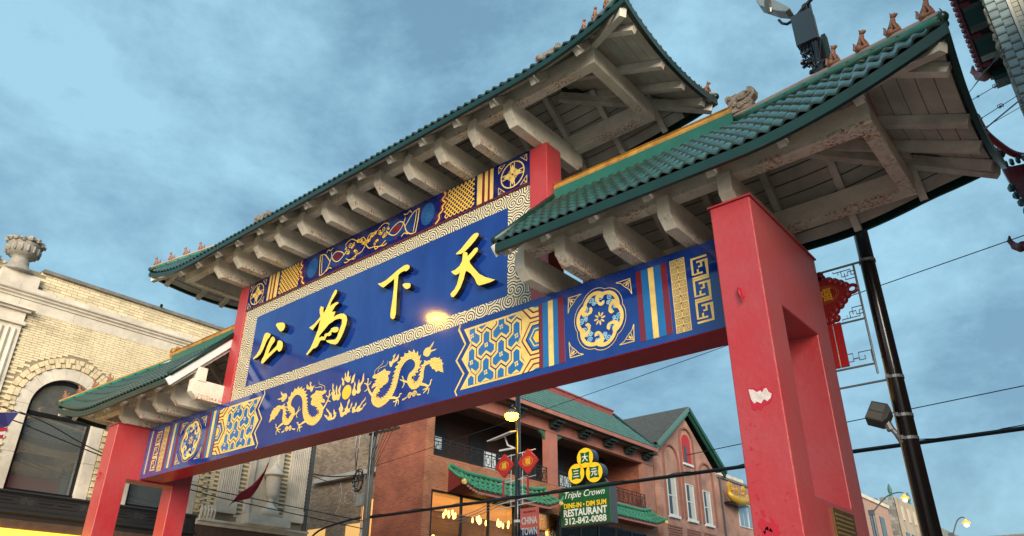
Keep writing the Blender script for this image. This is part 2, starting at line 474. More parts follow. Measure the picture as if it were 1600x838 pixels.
# outlines of the lettering and painted figures, metres in the gate plane (x, z)
T = {"char_gong": [[[-2.481,7.245],[-2.455,7.28],[-2.343,7.264],[-2.222,7.228],[-2.166,7.185],[-2.148,7.112],[-2.183,7.066],[-2.259,7.051],[-2.318,7.083],[-2.41,7.168]],[[-2.848,7.13],[-2.814,7.161],[-2.749,7.155],[-2.666,7.117],[-2.615,7.082],[-2.634,7.037],[-2.697,7.001],[-2.742,6.935],[-2.794,6.819],[-2.865,6.733],[-2.959,6.691],[-3.092,6.673],[-3.113,6.695],[-3.001,6.765],[-2.93,6.851],[-2.889,6.971],[-2.864,7.076]],[[-2.531,7.022],[-2.464,6.975],[-2.426,6.931],[-2.441,6.886],[-2.525,6.818],[-2.567,6.746],[-2.593,6.663],[-2.522,6.691],[-2.413,6.74],[-2.333,6.784],[-2.327,6.839],[-2.321,6.872],[-2.265,6.871],[-2.197,6.841],[-2.14,6.787],[-2.125,6.708],[-2.149,6.646],[-2.203,6.624],[-2.248,6.644],[-2.301,6.694],[-2.429,6.643],[-2.574,6.577],[-2.691,6.516],[-2.739,6.502],[-2.774,6.516],[-2.796,6.559],[-2.779,6.612],[-2.731,6.664],[-2.701,6.758],[-2.668,6.853],[-2.62,6.943],[-2.583,6.999]]],"char_wei": [[[-0.671,7.47],[-0.632,7.467],[-0.601,7.435],[-0.617,7.386],[-0.682,7.316],[-0.746,7.245],[-0.766,7.175],[-0.697,7.187],[-0.598,7.203],[-0.523,7.182],[-0.514,7.162],[-0.598,7.133],[-0.651,7.078],[-0.689,7.036],[-0.576,7.013],[-0.587,6.973],[-0.621,6.913],[-0.548,6.928],[-0.424,6.928],[-0.32,6.899],[-0.235,6.834],[-0.202,6.748],[-0.217,6.652],[-0.26,6.546],[-0.315,6.444],[-0.397,6.357],[-0.469,6.346],[-0.601,6.395],[-0.712,6.451],[-0.758,6.494],[-0.641,6.475],[-0.487,6.445],[-0.443,6.476],[-0.4,6.582],[-0.348,6.703],[-0.352,6.797],[-0.432,6.836],[-0.558,6.844],[-0.728,6.803],[-0.841,6.73],[-0.967,6.65],[-0.985,6.612],[-0.944,6.598],[-0.908,6.61],[-0.813,6.582],[-0.825,6.62],[-0.785,6.638],[-0.72,6.627],[-0.651,6.664],[-0.644,6.696],[-0.57,6.702],[-0.48,6.684],[-0.431,6.657],[-0.418,6.612],[-0.449,6.581],[-0.538,6.592],[-0.62,6.63],[-0.621,6.571],[-0.669,6.558],[-0.736,6.58],[-0.77,6.558],[-0.786,6.511],[-0.906,6.538],[-0.93,6.53],[-0.99,6.443],[-1.05,6.42],[-1.116,6.426],[-1.268,6.339],[-1.311,6.358],[-1.201,6.46],[-1.125,6.595],[-1.062,6.735],[-1.035,6.798],[-1.024,6.899],[-1.003,6.964],[-1.095,6.901],[-1.209,6.811],[-1.332,6.892],[-1.193,6.926],[-1.074,6.992],[-1.018,7.038],[-1.06,7.121],[-1.075,7.196],[-1.052,7.252],[-0.953,7.201],[-0.957,7.128],[-0.934,7.077],[-0.871,7.157],[-0.794,7.295],[-0.724,7.409]]],"char_tian": [[[2.873,7.407],[2.909,7.381],[2.904,7.341],[2.839,7.282],[2.744,7.217],[2.638,7.163],[2.55,7.14],[2.438,7.168],[2.431,7.184],[2.535,7.231],[2.66,7.32],[2.756,7.386],[2.814,7.412]],[[2.629,7.15],[2.679,7.116],[2.692,7.05],[2.768,7.094],[2.834,7.141],[2.883,7.139],[2.907,7.112],[2.895,7.067],[2.82,7.012],[2.731,6.956],[2.747,6.908],[2.838,6.79],[2.947,6.661],[3.071,6.568],[3.183,6.507],[3.274,6.46],[3.184,6.449],[3.056,6.454],[2.948,6.464],[2.905,6.506],[2.854,6.612],[2.764,6.727],[2.674,6.803],[2.65,6.771],[2.622,6.669],[2.56,6.546],[2.486,6.466],[2.42,6.423],[2.369,6.449],[2.35,6.499],[2.375,6.523],[2.432,6.553],[2.487,6.631],[2.512,6.719],[2.536,6.815],[2.488,6.798],[2.438,6.803],[2.376,6.85],[2.343,6.893],[2.423,6.895],[2.521,6.933],[2.576,7.004],[2.581,7.117],[2.595,7.148]]],"char_xia": [[[1.222,7.372],[1.289,7.36],[1.339,7.326],[1.349,7.287],[1.324,7.259],[1.273,7.242],[1.214,7.265],[1.139,7.26],[1.076,7.229],[1.078,7.156],[1.077,6.956],[1.084,6.728],[1.094,6.503],[1.07,6.434],[1.024,6.429],[0.973,6.468],[0.956,6.527],[0.962,6.637],[0.98,6.815],[0.987,6.997],[0.98,7.194],[0.919,7.169],[0.826,7.14],[0.712,7.106],[0.649,7.143],[0.548,7.229],[0.639,7.216],[0.756,7.227],[0.887,7.274],[1.036,7.33],[1.147,7.359]],[[1.203,7.01],[1.249,7.021],[1.334,7.001],[1.392,6.977],[1.409,6.933],[1.391,6.897],[1.327,6.891],[1.278,6.917],[1.226,6.968]]],"dragon_line": [[0.857,5.412],[0.77,5.315],[0.686,5.224],[0.701,5.115],[0.828,5.038],[0.966,5.061],[1.076,5.133],[1.149,5.238],[1.186,5.35],[1.209,5.467],[1.261,5.578],[1.368,5.668],[1.513,5.691],[1.636,5.607],[1.667,5.487],[1.603,5.404],[1.526,5.353],[1.513,5.267],[1.605,5.163],[1.716,5.174],[1.779,5.255],[1.789,5.371],[1.831,5.465],[1.959,5.488]],"dragon_w": [30.0,35.0,37.5,40.0,42.5,40.0,40.0,39.0,37.5,39.0,40.0,41.0,40.0,39.0,35.0,30.0,32.5,35.0,32.5,31.0,27.5,25.0,22.5,19.0],"dragon_head": [[0.606,5.535],[0.647,5.565],[0.705,5.553],[0.77,5.57],[0.846,5.584],[0.899,5.604],[0.926,5.567],[1.051,5.524],[1.012,5.486],[0.982,5.47],[1.01,5.418],[0.995,5.36],[0.933,5.327],[0.825,5.319],[0.731,5.353],[0.622,5.329],[0.608,5.355],[0.646,5.401],[0.711,5.419],[0.664,5.437],[0.728,5.462],[0.691,5.485],[0.622,5.5]],"dragon_tail": [[1.94,5.485],[1.956,5.533],[2.045,5.535],[2.116,5.504],[2.154,5.517],[2.146,5.489],[2.207,5.453],[2.189,5.436],[2.24,5.388],[2.213,5.372],[2.24,5.251],[2.13,5.303],[2.092,5.29],[2.049,5.343],[2.009,5.352],[1.976,5.403],[1.945,5.425]],"flameA": [[1.019,5.616],[0.987,5.701],[1.007,5.712],[1.043,5.688],[1.09,5.756],[1.066,5.777],[1.127,5.81],[1.112,5.751],[1.096,5.7],[1.148,5.727],[1.206,5.783],[1.212,5.727],[1.185,5.679],[1.133,5.668],[1.08,5.649],[1.053,5.601]],"flameB": [[1.862,5.585],[1.787,5.632],[1.782,5.686],[1.829,5.735],[1.92,5.736],[2.005,5.806],[1.98,5.744],[1.933,5.695],[1.965,5.673],[2.075,5.669],[2.037,5.648],[1.957,5.645],[1.912,5.588]],"dragon_ribs": [[0.012,[[0.658,5.563],[0.661,5.625],[0.756,5.675],[0.831,5.705],[0.853,5.76]]],[0.012,[[0.734,5.585],[0.75,5.637],[0.838,5.649],[0.937,5.658],[0.962,5.722]]],[0.045,[[0.676,5.18],[0.572,5.285],[0.513,5.382],[0.497,5.448]]],[0.026,[[0.504,5.431],[0.505,5.485],[0.51,5.516],[0.477,5.519]]],[0.024,[[0.508,5.399],[0.459,5.443],[0.413,5.459]]],[0.024,[[0.507,5.407],[0.564,5.426],[0.589,5.457]]],[0.024,[[0.525,5.349],[0.482,5.326],[0.438,5.317]]],[0.04,[[1.515,5.252],[1.43,5.277],[1.367,5.312]]],[0.026,[[1.368,5.305],[1.355,5.352],[1.33,5.391]]],[0.022,[[1.375,5.299],[1.32,5.322],[1.286,5.344]]],[0.026,[[1.368,5.305],[1.395,5.247],[1.355,5.191]]],[0.05,[[1.071,5.089],[1.179,5.068],[1.267,5.036]]],[0.028,[[1.246,5.04],[1.306,5.065],[1.313,5.101],[1.357,5.097]]],[0.026,[[1.279,5.027],[1.219,5.002],[1.166,5.004]]],[0.026,[[1.259,5.016],[1.237,4.969],[1.221,4.921]]],[0.024,[[1.28,5.012],[1.295,4.972],[1.291,4.935]]],[0.05,[[1.766,5.17],[1.869,5.135],[1.941,5.091]]],[0.03,[[1.931,5.093],[1.978,5.127],[1.99,5.175],[2.014,5.188]]],[0.026,[[1.942,5.084],[1.874,5.069],[1.825,5.065]]],[0.026,[[1.933,5.071],[1.887,5.038],[1.84,5.011]]],[0.024,[[1.953,5.067],[1.953,5.017],[1.935,4.978]]],[0.03,[[1.376,4.993],[1.437,5.004],[1.476,5.022]]],[0.03,[[1.699,5.025],[1.741,5.005],[1.785,5.005]]]],"cloudspirals": [[1.537,5.031],[1.638,5.037]],"flames": [[[-0.205,5.695],[-0.17,5.661],[-0.177,5.643],[-0.139,5.648],[-0.143,5.617],[-0.123,5.555],[-0.138,5.533],[-0.17,5.546],[-0.186,5.588],[-0.182,5.619],[-0.208,5.656]],[[-0.13,5.769],[-0.103,5.725],[-0.104,5.692],[-0.085,5.673],[-0.07,5.698],[-0.069,5.749],[-0.055,5.785],[-0.029,5.741],[-0.03,5.69],[-0.013,5.641],[-0.001,5.664],[0.029,5.677],[0.015,5.648],[0.031,5.606],[0.009,5.566],[-0.039,5.57],[-0.104,5.615],[-0.14,5.655],[-0.125,5.684],[-0.132,5.724]],[[0.141,5.691],[0.139,5.641],[0.128,5.592],[0.125,5.548],[0.091,5.53],[0.053,5.532],[0.068,5.554],[0.069,5.604],[0.09,5.651]],[[-0.441,5.64],[-0.412,5.589],[-0.421,5.552],[-0.387,5.506],[-0.359,5.462],[-0.362,5.425],[-0.333,5.393],[-0.32,5.429],[-0.341,5.472],[-0.339,5.535],[-0.332,5.585],[-0.313,5.543],[-0.303,5.477],[-0.284,5.422],[-0.26,5.398],[-0.239,5.413],[-0.258,5.442],[-0.275,5.484],[-0.244,5.529],[-0.213,5.574],[-0.214,5.523],[-0.22,5.447],[-0.191,5.391],[-0.215,5.307],[-0.262,5.297],[-0.295,5.323],[-0.323,5.315],[-0.361,5.31],[-0.409,5.357],[-0.436,5.452],[-0.46,5.476],[-0.422,5.481],[-0.44,5.53],[-0.453,5.597]],[[0.154,5.549],[0.181,5.493],[0.172,5.432],[0.197,5.389],[0.22,5.36],[0.243,5.392],[0.231,5.432],[0.252,5.516],[0.263,5.564],[0.277,5.485],[0.311,5.491],[0.344,5.522],[0.351,5.595],[0.371,5.648],[0.389,5.537],[0.383,5.501],[0.336,5.448],[0.313,5.416],[0.333,5.35],[0.301,5.313],[0.255,5.316],[0.223,5.34],[0.202,5.301],[0.156,5.298],[0.111,5.344],[0.113,5.394],[0.135,5.427],[0.146,5.475]],[[-0.581,5.117],[-0.536,5.09],[-0.507,5.091],[-0.479,5.048],[-0.447,5.055],[-0.437,5.085],[-0.486,5.137],[-0.52,5.162],[-0.551,5.219],[-0.472,5.166],[-0.445,5.13],[-0.391,5.101],[-0.362,5.046],[-0.363,5.024],[-0.327,5.015],[-0.303,5.042],[-0.331,5.091],[-0.335,5.166],[-0.31,5.137],[-0.296,5.109],[-0.242,5.081],[-0.267,5.054],[-0.244,5.038],[-0.284,4.989],[-0.379,4.981],[-0.448,4.987],[-0.506,5.034],[-0.564,5.082]],[[-0.167,5.254],[-0.13,5.203],[-0.104,5.161],[-0.08,5.132],[-0.083,5.095],[-0.102,5.074],[-0.067,5.056],[-0.023,5.072],[-0.039,5.112],[-0.004,5.13],[0.019,5.163],[0.02,5.212],[0.057,5.274],[0.074,5.227],[0.061,5.192],[0.038,5.16],[0.037,5.11],[0.068,5.093],[0.112,5.109],[0.113,5.158],[0.145,5.189],[0.144,5.14],[0.131,5.105],[0.099,5.075],[0.114,5.035],[0.05,5.028],[0.017,5.004],[-0.022,5.011],[-0.092,4.98],[-0.134,5.006],[-0.153,5.059],[-0.193,5.128],[-0.198,5.154],[-0.163,5.172]],[[0.249,5.175],[0.265,5.129],[0.245,5.084],[0.23,5.063],[0.252,5.041],[0.284,5.065],[0.299,5.086],[0.352,5.101],[0.398,5.153],[0.449,5.18],[0.479,5.216],[0.469,5.164],[0.419,5.137],[0.387,5.106],[0.357,5.064],[0.378,5.048],[0.432,5.05],[0.436,5.085],[0.511,5.119],[0.49,5.081],[0.448,5.059],[0.419,5.016],[0.367,5.002],[0.314,4.993],[0.274,5.012],[0.185,4.998],[0.162,5.027],[0.165,5.062],[0.152,5.089],[0.186,5.107],[0.224,5.1],[0.227,5.136]]]}

# ------------------------------------------------------------------ ground
def sheet(name, x0, y0, x1, y1, z, m, depth=None):
    b = MB()
    if depth: b.box((x0,y0,z-depth),(x1,y1,z))
    else: b.add([(x0,y0,z),(x1,y0,z),(x1,y1,z),(x0,y1,z)], [(0,1,2,3)])
    return tag(b.build(name, m), kind='structure')
sheet('ground', -900, -900, 900, 1500, -0.02, mat('city ground', (0.30,0.29,0.27), 0.9, var=0.3, vscale=0.05))
sheet('road', -6.2, -14.0, 6.2, 420, 0.0, ASPH)
sheet('cross_road', -300, -26, 300, -14.02, 0.0, mat('concrete carriageway', (0.44,0.42,0.38), 0.85, var=0.25, vscale=0.6))
sheet('pavement', -10.99, -3.8, -6.2, 420, 0.13, PAVE, 0.15)
sheet('pavement', 6.2, -13.5, 10.3, 420, 0.13, PAVE, 0.15)
for x in (-6.2, 6.2): sheet('kerb', x-0.08, -13.5 if x > 0 else -3.8, x+0.08, 420, 0.135, KERB, 0.15)
for k in range(30): sheet('road_marking', -0.07, 3+k*9, 0.07, 6+k*9, 0.004, LINE)
for k in range(9): sheet('road_marking', -5.6+k*1.3, -12.5, -5.0+k*1.3, -9.5, 0.004, LINE)

# ------------------------------------------------------------------ pattern materials
def node_mat(name, rough, coat=0.3):
    m = bpy.data.materials.new(name); m.use_nodes = True
    b = m.node_tree.nodes['Principled BSDF']
    b.inputs['Roughness'].default_value = rough
    b.inputs['Coat Weight'].default_value = coat
    b.inputs['Coat Roughness'].default_value = 0.08
    return m, m.node_tree, b

def math_(t, op, a, b=None):
    n = t.nodes.new('ShaderNodeMath'); n.operation = op
    for i, x in enumerate((a, b)):
        if x is None: continue
        if isinstance(x, (int, float)): n.inputs[i].default_value = x
        else: t.links.new(x, n.inputs[i])
    return n.outputs[0]

def flat_xy(t, s, ax=('X', 'Z')):
    g = t.nodes.new('ShaderNodeNewGeometry'); sp = t.nodes.new('ShaderNodeSeparateXYZ')
    t.links.new(g.outputs['Position'], sp.inputs[0])
    c = t.nodes.new('ShaderNodeCombineXYZ')
    t.links.new(math_(t, 'MULTIPLY', sp.outputs[ax[0]], s), c.inputs['X'])
    t.links.new(math_(t, 'MULTIPLY', sp.outputs[ax[1]], s), c.inputs['Y'])
    return c.outputs[0]

def two_col(t, b, fac, c1, c2):
    x = t.nodes.new('ShaderNodeMix'); x.data_type = 'RGBA'
    t.links.new(fac, x.inputs[0])
    x.inputs[6].default_value = (*c1, 1); x.inputs[7].default_value = (*c2, 1)
    t.links.new(x.outputs[2], b.inputs['Base Color'])

SPIRAL, t_, b_ = node_mat('spiral wave print', 0.25)
v_ = t_.nodes.new('ShaderNodeTexVoronoi'); v_.voronoi_dimensions = '2D'
v_.inputs['Scale'].default_value = 1.0; v_.inputs['Randomness'].default_value = 0.75
f_ = flat_xy(t_, 4.2)
t_.links.new(f_, v_.inputs['Vector'])
su = t_.nodes.new('ShaderNodeVectorMath'); su.operation = 'SUBTRACT'
t_.links.new(f_, su.inputs[0]); t_.links.new(v_.outputs['Position'], su.inputs[1])
sp = t_.nodes.new('ShaderNodeSeparateXYZ'); t_.links.new(su.outputs[0], sp.inputs[0])
an = math_(t_, 'MULTIPLY', math_(t_, 'ARCTAN2', sp.outputs['Y'], sp.outputs['X']), 1.0)
ph = math_(t_, 'ADD', math_(t_, 'MULTIPLY', v_.outputs['Distance'], 2*pi/0.185), an)
sn = math_(t_, 'SINE', ph)
two_col(t_, b_, math_(t_, 'GREATER_THAN', sn, 0.05), (0.78, 0.64, 0.36), (0.006, 0.045, 0.11))

SCALES, t_, b_ = node_mat('gold dragon scales', 0.35)
v_ = t_.nodes.new('ShaderNodeTexVoronoi'); v_.voronoi_dimensions = '2D'; v_.feature = 'DISTANCE_TO_EDGE'
v_.inputs['Scale'].default_value = 1.0; v_.inputs['Randomness'].default_value = 0.8
t_.links.new(flat_xy(t_, 27.0), v_.inputs['Vector'])
two_col(t_, b_, math_(t_, 'LESS_THAN', v_.outputs['Distance'], 0.07), (0.88, 0.60, 0.14), (0.30, 0.11, 0.05))

# ------------------------------------------------------------------ the gate: levels measured in metres
YC = 0.17                    # middle plane of the gate
gate = thing('chinatown_gate', (0, YC, 0), 'tall Chinese gate with red pillars, green tiled roofs and blue and gold panels', 'gate')

def mirror(pts): return [(-x, z) for x, z in pts]

# pillars -----------------------------------------------------------
def pillar(sg):
    x0, x1 = 7.0, 7.456
    y0, y1 = -0.786, 1.135
    o1, o2, zb, zt = -0.338, 0.698, 2.866, 4.78
    top = 5.904
    b = MB()
    ys = [y0, o1, o2, y1]; zs = [0.0, zb, zt, top]
    for i in range(3):
        for j in range(3):
            if i == 1 and j == 1: continue
            for x in (x0, x1):
                b.add([(sg*x, ys[i], zs[j]), (sg*x, ys[i+1], zs[j]), (sg*x, ys[i+1], zs[j+1]), (sg*x, ys[i], zs[j+1])], [(0,1,2,3)])
    def q(p): b.add([(sg*x_, y_, z_) for x_, y_, z_ in p], [(0,1,2,3)])
    for j in range(3):
        for y in (y0, y1):
            q([(x0,y,zs[j]),(x1,y,zs[j]),(x1,y,zs[j+1]),(x0,y,zs[j+1])])
    for i in range(3):
        for z in (0.0, top):
            q([(x0,ys[i],z),(x1,ys[i],z),(x1,ys[i+1],z),(x0,ys[i+1],z)])
    q([(x0,o1,zb),(x1,o1,zb),(x1,o1,zt),(x0,o1,zt)]); q([(x0,o2,zb),(x1,o2,zb),(x1,o2,zt),(x0,o2,zt)])
    q([(x0,o1,zb),(x1,o1,zb),(x1,o2,zb),(x0,o2,zb)]); q([(x0,o1,zt),(x1,o1,zt),(x1,o2,zt),(x0,o2,zt)])
    me_o = b.build('pillar', RED, gate)
    bm = bmesh.new(); bm.from_mesh(me_o.data)
    bmesh.ops.remove_doubles(bm, verts=bm.verts, dist=0.0005)
    bmesh.ops.recalc_face_normals(bm, faces=bm.faces)
    bm.to_mesh(me_o.data); bm.free()
    bv = me_o.modifiers.new('bevel', 'BEVEL'); bv.width = 0.014; bv.segments = 3; bv.limit_method = 'ANGLE'
    me_o['label'] = ('pink-lit red pillar with chipped paint on its front' if sg > 0 else 'red pillar under the far left roof with an open slot')
    c = MB(); c.box((sg*(x0-0.018), y0-0.02, top+0.002), (sg*(x1+0.018), y1+0.02, top+0.02))
    c.build('pillar_cap', RED, me_o)
    return me_o
pil_r = pillar(1); pil_l = pillar(-1)
b = MB(); b.box((7.458, 0.02, 2.15), (7.478, 0.62, 2.80)); b.build('bronze_plaque', BRONZE, pil_r)
b = MB()
for k in range(14):
    b.box((7.478, 0.06, 2.74-k*0.042), (7.4805, 0.58-0.06*random.random(), 2.755-k*0.042))
b.build('plaque_lettering', mat('worn raised lettering', (0.42, 0.30, 0.12), 0.4, metal=0.5), pil_r)
def ragged(cx, cz, rx, rz, n, jit, seed, rot=0.0):
    r = random.Random(seed); out = []
    for i in range(n):
        t = 2*pi*i/n; k = 1 + r.uniform(-jit, jit)
        x, z = rx*k*cos(t), rz*k*sin(t)
        out.append((cx + x*cos(rot) - z*sin(rot), cz + x*sin(rot) + z*cos(rot)))
    return out
fnP = XZ(-0.786)
ys_ = -0.004
b = MB()
red_patch = [(7.138,3.835),(7.20,3.83),(7.235,3.80),(7.29,3.83),(7.325,3.815),(7.345,3.77),(7.378,3.745),(7.36,3.69),(7.33,3.655),(7.27,3.64),(7.235,3.60),(7.21,3.635),(7.19,3.61),(7.155,3.625),(7.152,3.70)]
white_patch = [(7.148,3.822),(7.19,3.812),(7.225,3.78),(7.262,3.79),(7.275,3.765),(7.30,3.80),(7.325,3.80),(7.338,3.762),(7.365,3.738),(7.35,3.70),(7.315,3.675),(7.285,3.70),(7.25,3.665),(7.215,3.69),(7.185,3.675),(7.16,3.72)]
b.prism(red_patch, fnP, -0.005, 0.002); b.build('chipped_paint', REDCH, pil_r)
b = MB(); b.prism(white_patch, fnP, -0.008, 0.002); b.build('exposed_plaster', PLASTER, pil_r)
b = MB(); rr = random.Random(5)
for cx, cz, rx, rz in ((7.10,2.58,.03,.07),(7.13,2.50,.05,.06),(7.20,2.55,.045,.075),(7.12,2.68,.02,.03),(7.16,2.44,.06,.04),(7.09,2.83,.012,.03)):
    b.prism(ragged(cx, cz, rx, rz, 14, 0.45, cx*99, 0.4), fnP, -0.005, 0.002)
for k in range(26):
    cx = rr.uniform(7.05, 7.38); cz = rr.uniform(2.45, 3.55)
    if cx > 7.2 and cz > 3.0: continue
    b.prism(ragged(cx, cz, rr.uniform(.003,.012), rr.uniform(.003,.016), 7, 0.5, k, rr.uniform(0,3)), fnP, -0.003, 0.002)
b.build('chipped_paint', REDCH, pil_r, kind='stuff')
for (pl_, hx) in ((pil_r, 7.207), (pil_l, -7.24)):
    b = MB(); b.tube([(hx,-0.79,4.86),(hx,-0.83,4.87),(hx+.01,-0.845,4.83),(hx+.02,-0.835,4.77),(hx+.035,-0.86,4.735),(hx+.05,-0.84,4.76)], 0.013, 6)
    b.box((hx-.02,-0.80,4.80),(hx+.02,-0.783,4.88)); b.build('flag_hook', REDCH, pl_)

# beam ---------------------------------------------------------------
ZB, ZL = 4.811, 5.944
YL = -0.073
b = MB(); b.box((-7.0, YL+0.012, ZB), (7.0, 0.449, ZL-0.004)); beam = b.build('cross_beam', REDP, gate)
b = MB()
cuts = [-7.0, -5.55, -4.15, -2.6, -0.95, 0.95, 2.45, 3.77, 5.2, 7.0]
for a, c in zip(cuts, cuts[1:]):
    b.box((a+0.0015, YL, ZB+0.006), (c-0.0015, YL+0.010, ZL))
panel = b.build('enamel_panel', BLUE, beam)
rv = MB()
for k in range(60):
    x = -6.9 + k*0.234
    rv.blob((x, YL-0.001, ZB+0.03), 0.006, 6, 4); rv.blob((x+.1, YL-0.001, ZL-0.035), 0.006, 6, 4)
rv.build('screw', DGREY, beam, kind='stuff')

F = XZ(YL)
def decal(name, polys, m, d=-0.004, parent=None, fn=None, tube=None):
    bb = MB()
    for p in polys: bb.prism(p, fn or F, d, -0.0005)
    return bb.build(name, m, parent or panel)
def lines(name, ls, m, d=-0.004, parent=None, fn=None):
    bb = MB()
    for k_, (w, pts) in enumerate(ls): rib(bb, pts, w, fn or F, d-0.00005*k_, 0)
    return bb.build(name, m, parent or panel)

def circle(cx, cz, r, n=24, rz=None):
    rz = rz or r
    return [(cx+r*cos(2*pi*i/n), cz+rz*sin(2*pi*i/n)) for i in range(n)]
def spiral(cx, cz, r, turns, a0=0.0, n=26, inward=True):
    out = []
    for i in range(n+1):
        t = i/n; out.append((cx + r*(1-t*0.92)*cos(a0+turns*2*pi*t), cz + r*(1-t*0.92)*sin(a0+turns*2*pi*t)))
    return out

# dragons
def dragon(sg):
    mr = (lambda P: P) if sg > 0 else (lambda P: [(-x, z) for x, z in P])
    ln = smooth_line(T['dragon_line'], 4)
    w0 = T['dragon_w']; k = 0.0112/6.982*1.45
    ws = [interp(list(enumerate(w0)), i/4) * 0.0029 for i in range(len(ln))]
    bb = MB()
    rib(bb, mr(ln), ws, F, -0.004, 0)
    # back fin: a row of pointed spines along the outer side
    for i in range(3, len(ln)-3, 2):
        a = ln[i-1]; c = ln[i+1]; dx, dz = c[0]-a[0], c[1]-a[1]; l = hypot(dx, dz)
        nx, nz = -dz/l, dx/l
        side = 1.0
        h = ws[i]/2
        p = ln[i]
        for s_ in (1.0,):
            base1 = (a[0]+nx*h*side*.9, a[1]+nz*h*side*.9); base2 = (c[0]+nx*h*side*.9, c[1]+nz*h*side*.9)
            tip = (p[0]+nx*(h+0.045)*side - dx*0.5, p[1]+nz*(h+0.045)*side - dz*0.5)
            bb.add([F(*q, -0.0035) for q in mr([base1, base2, tip])], [(0,1,2)])
    bb.prism(mr(T['dragon_head'])[::(1 if sg>0 else -1)], F, -0.006, 0)
    bb.prism(mr(T['dragon_tail'])[::(1 if sg>0 else -1)], F, -0.006, 0)
    o = bb.build('dragon', SCALES, panel)
    bb = MB()
    for w, pts in T['dragon_ribs']:
        sm = mr(smooth_line(pts, 3)); n = len(sm)
        rib(bb, sm, [w*(1-0.45*i/(n-1)) for i in range(n)], F, -0.0065, 0)
    for P in (T['flameA'], T['flameB']): bb.prism(mr(P), F, -0.005, 0)
    for cx, cz in T['cloudspirals']:
        rib(bb, mr(spiral(cx, cz, 0.05, 1.6)), 0.022, F, -0.005, 0)
    bb.build('dragon_claws', CREAM, panel, kind='stuff')
dragon(1); dragon(-1)
decal('pearl', [circle(-0.035, 5.398, 0.118, 28, 0.125)], GOLD)
for P in T['flames']: decal('flame', [P], CREAM)

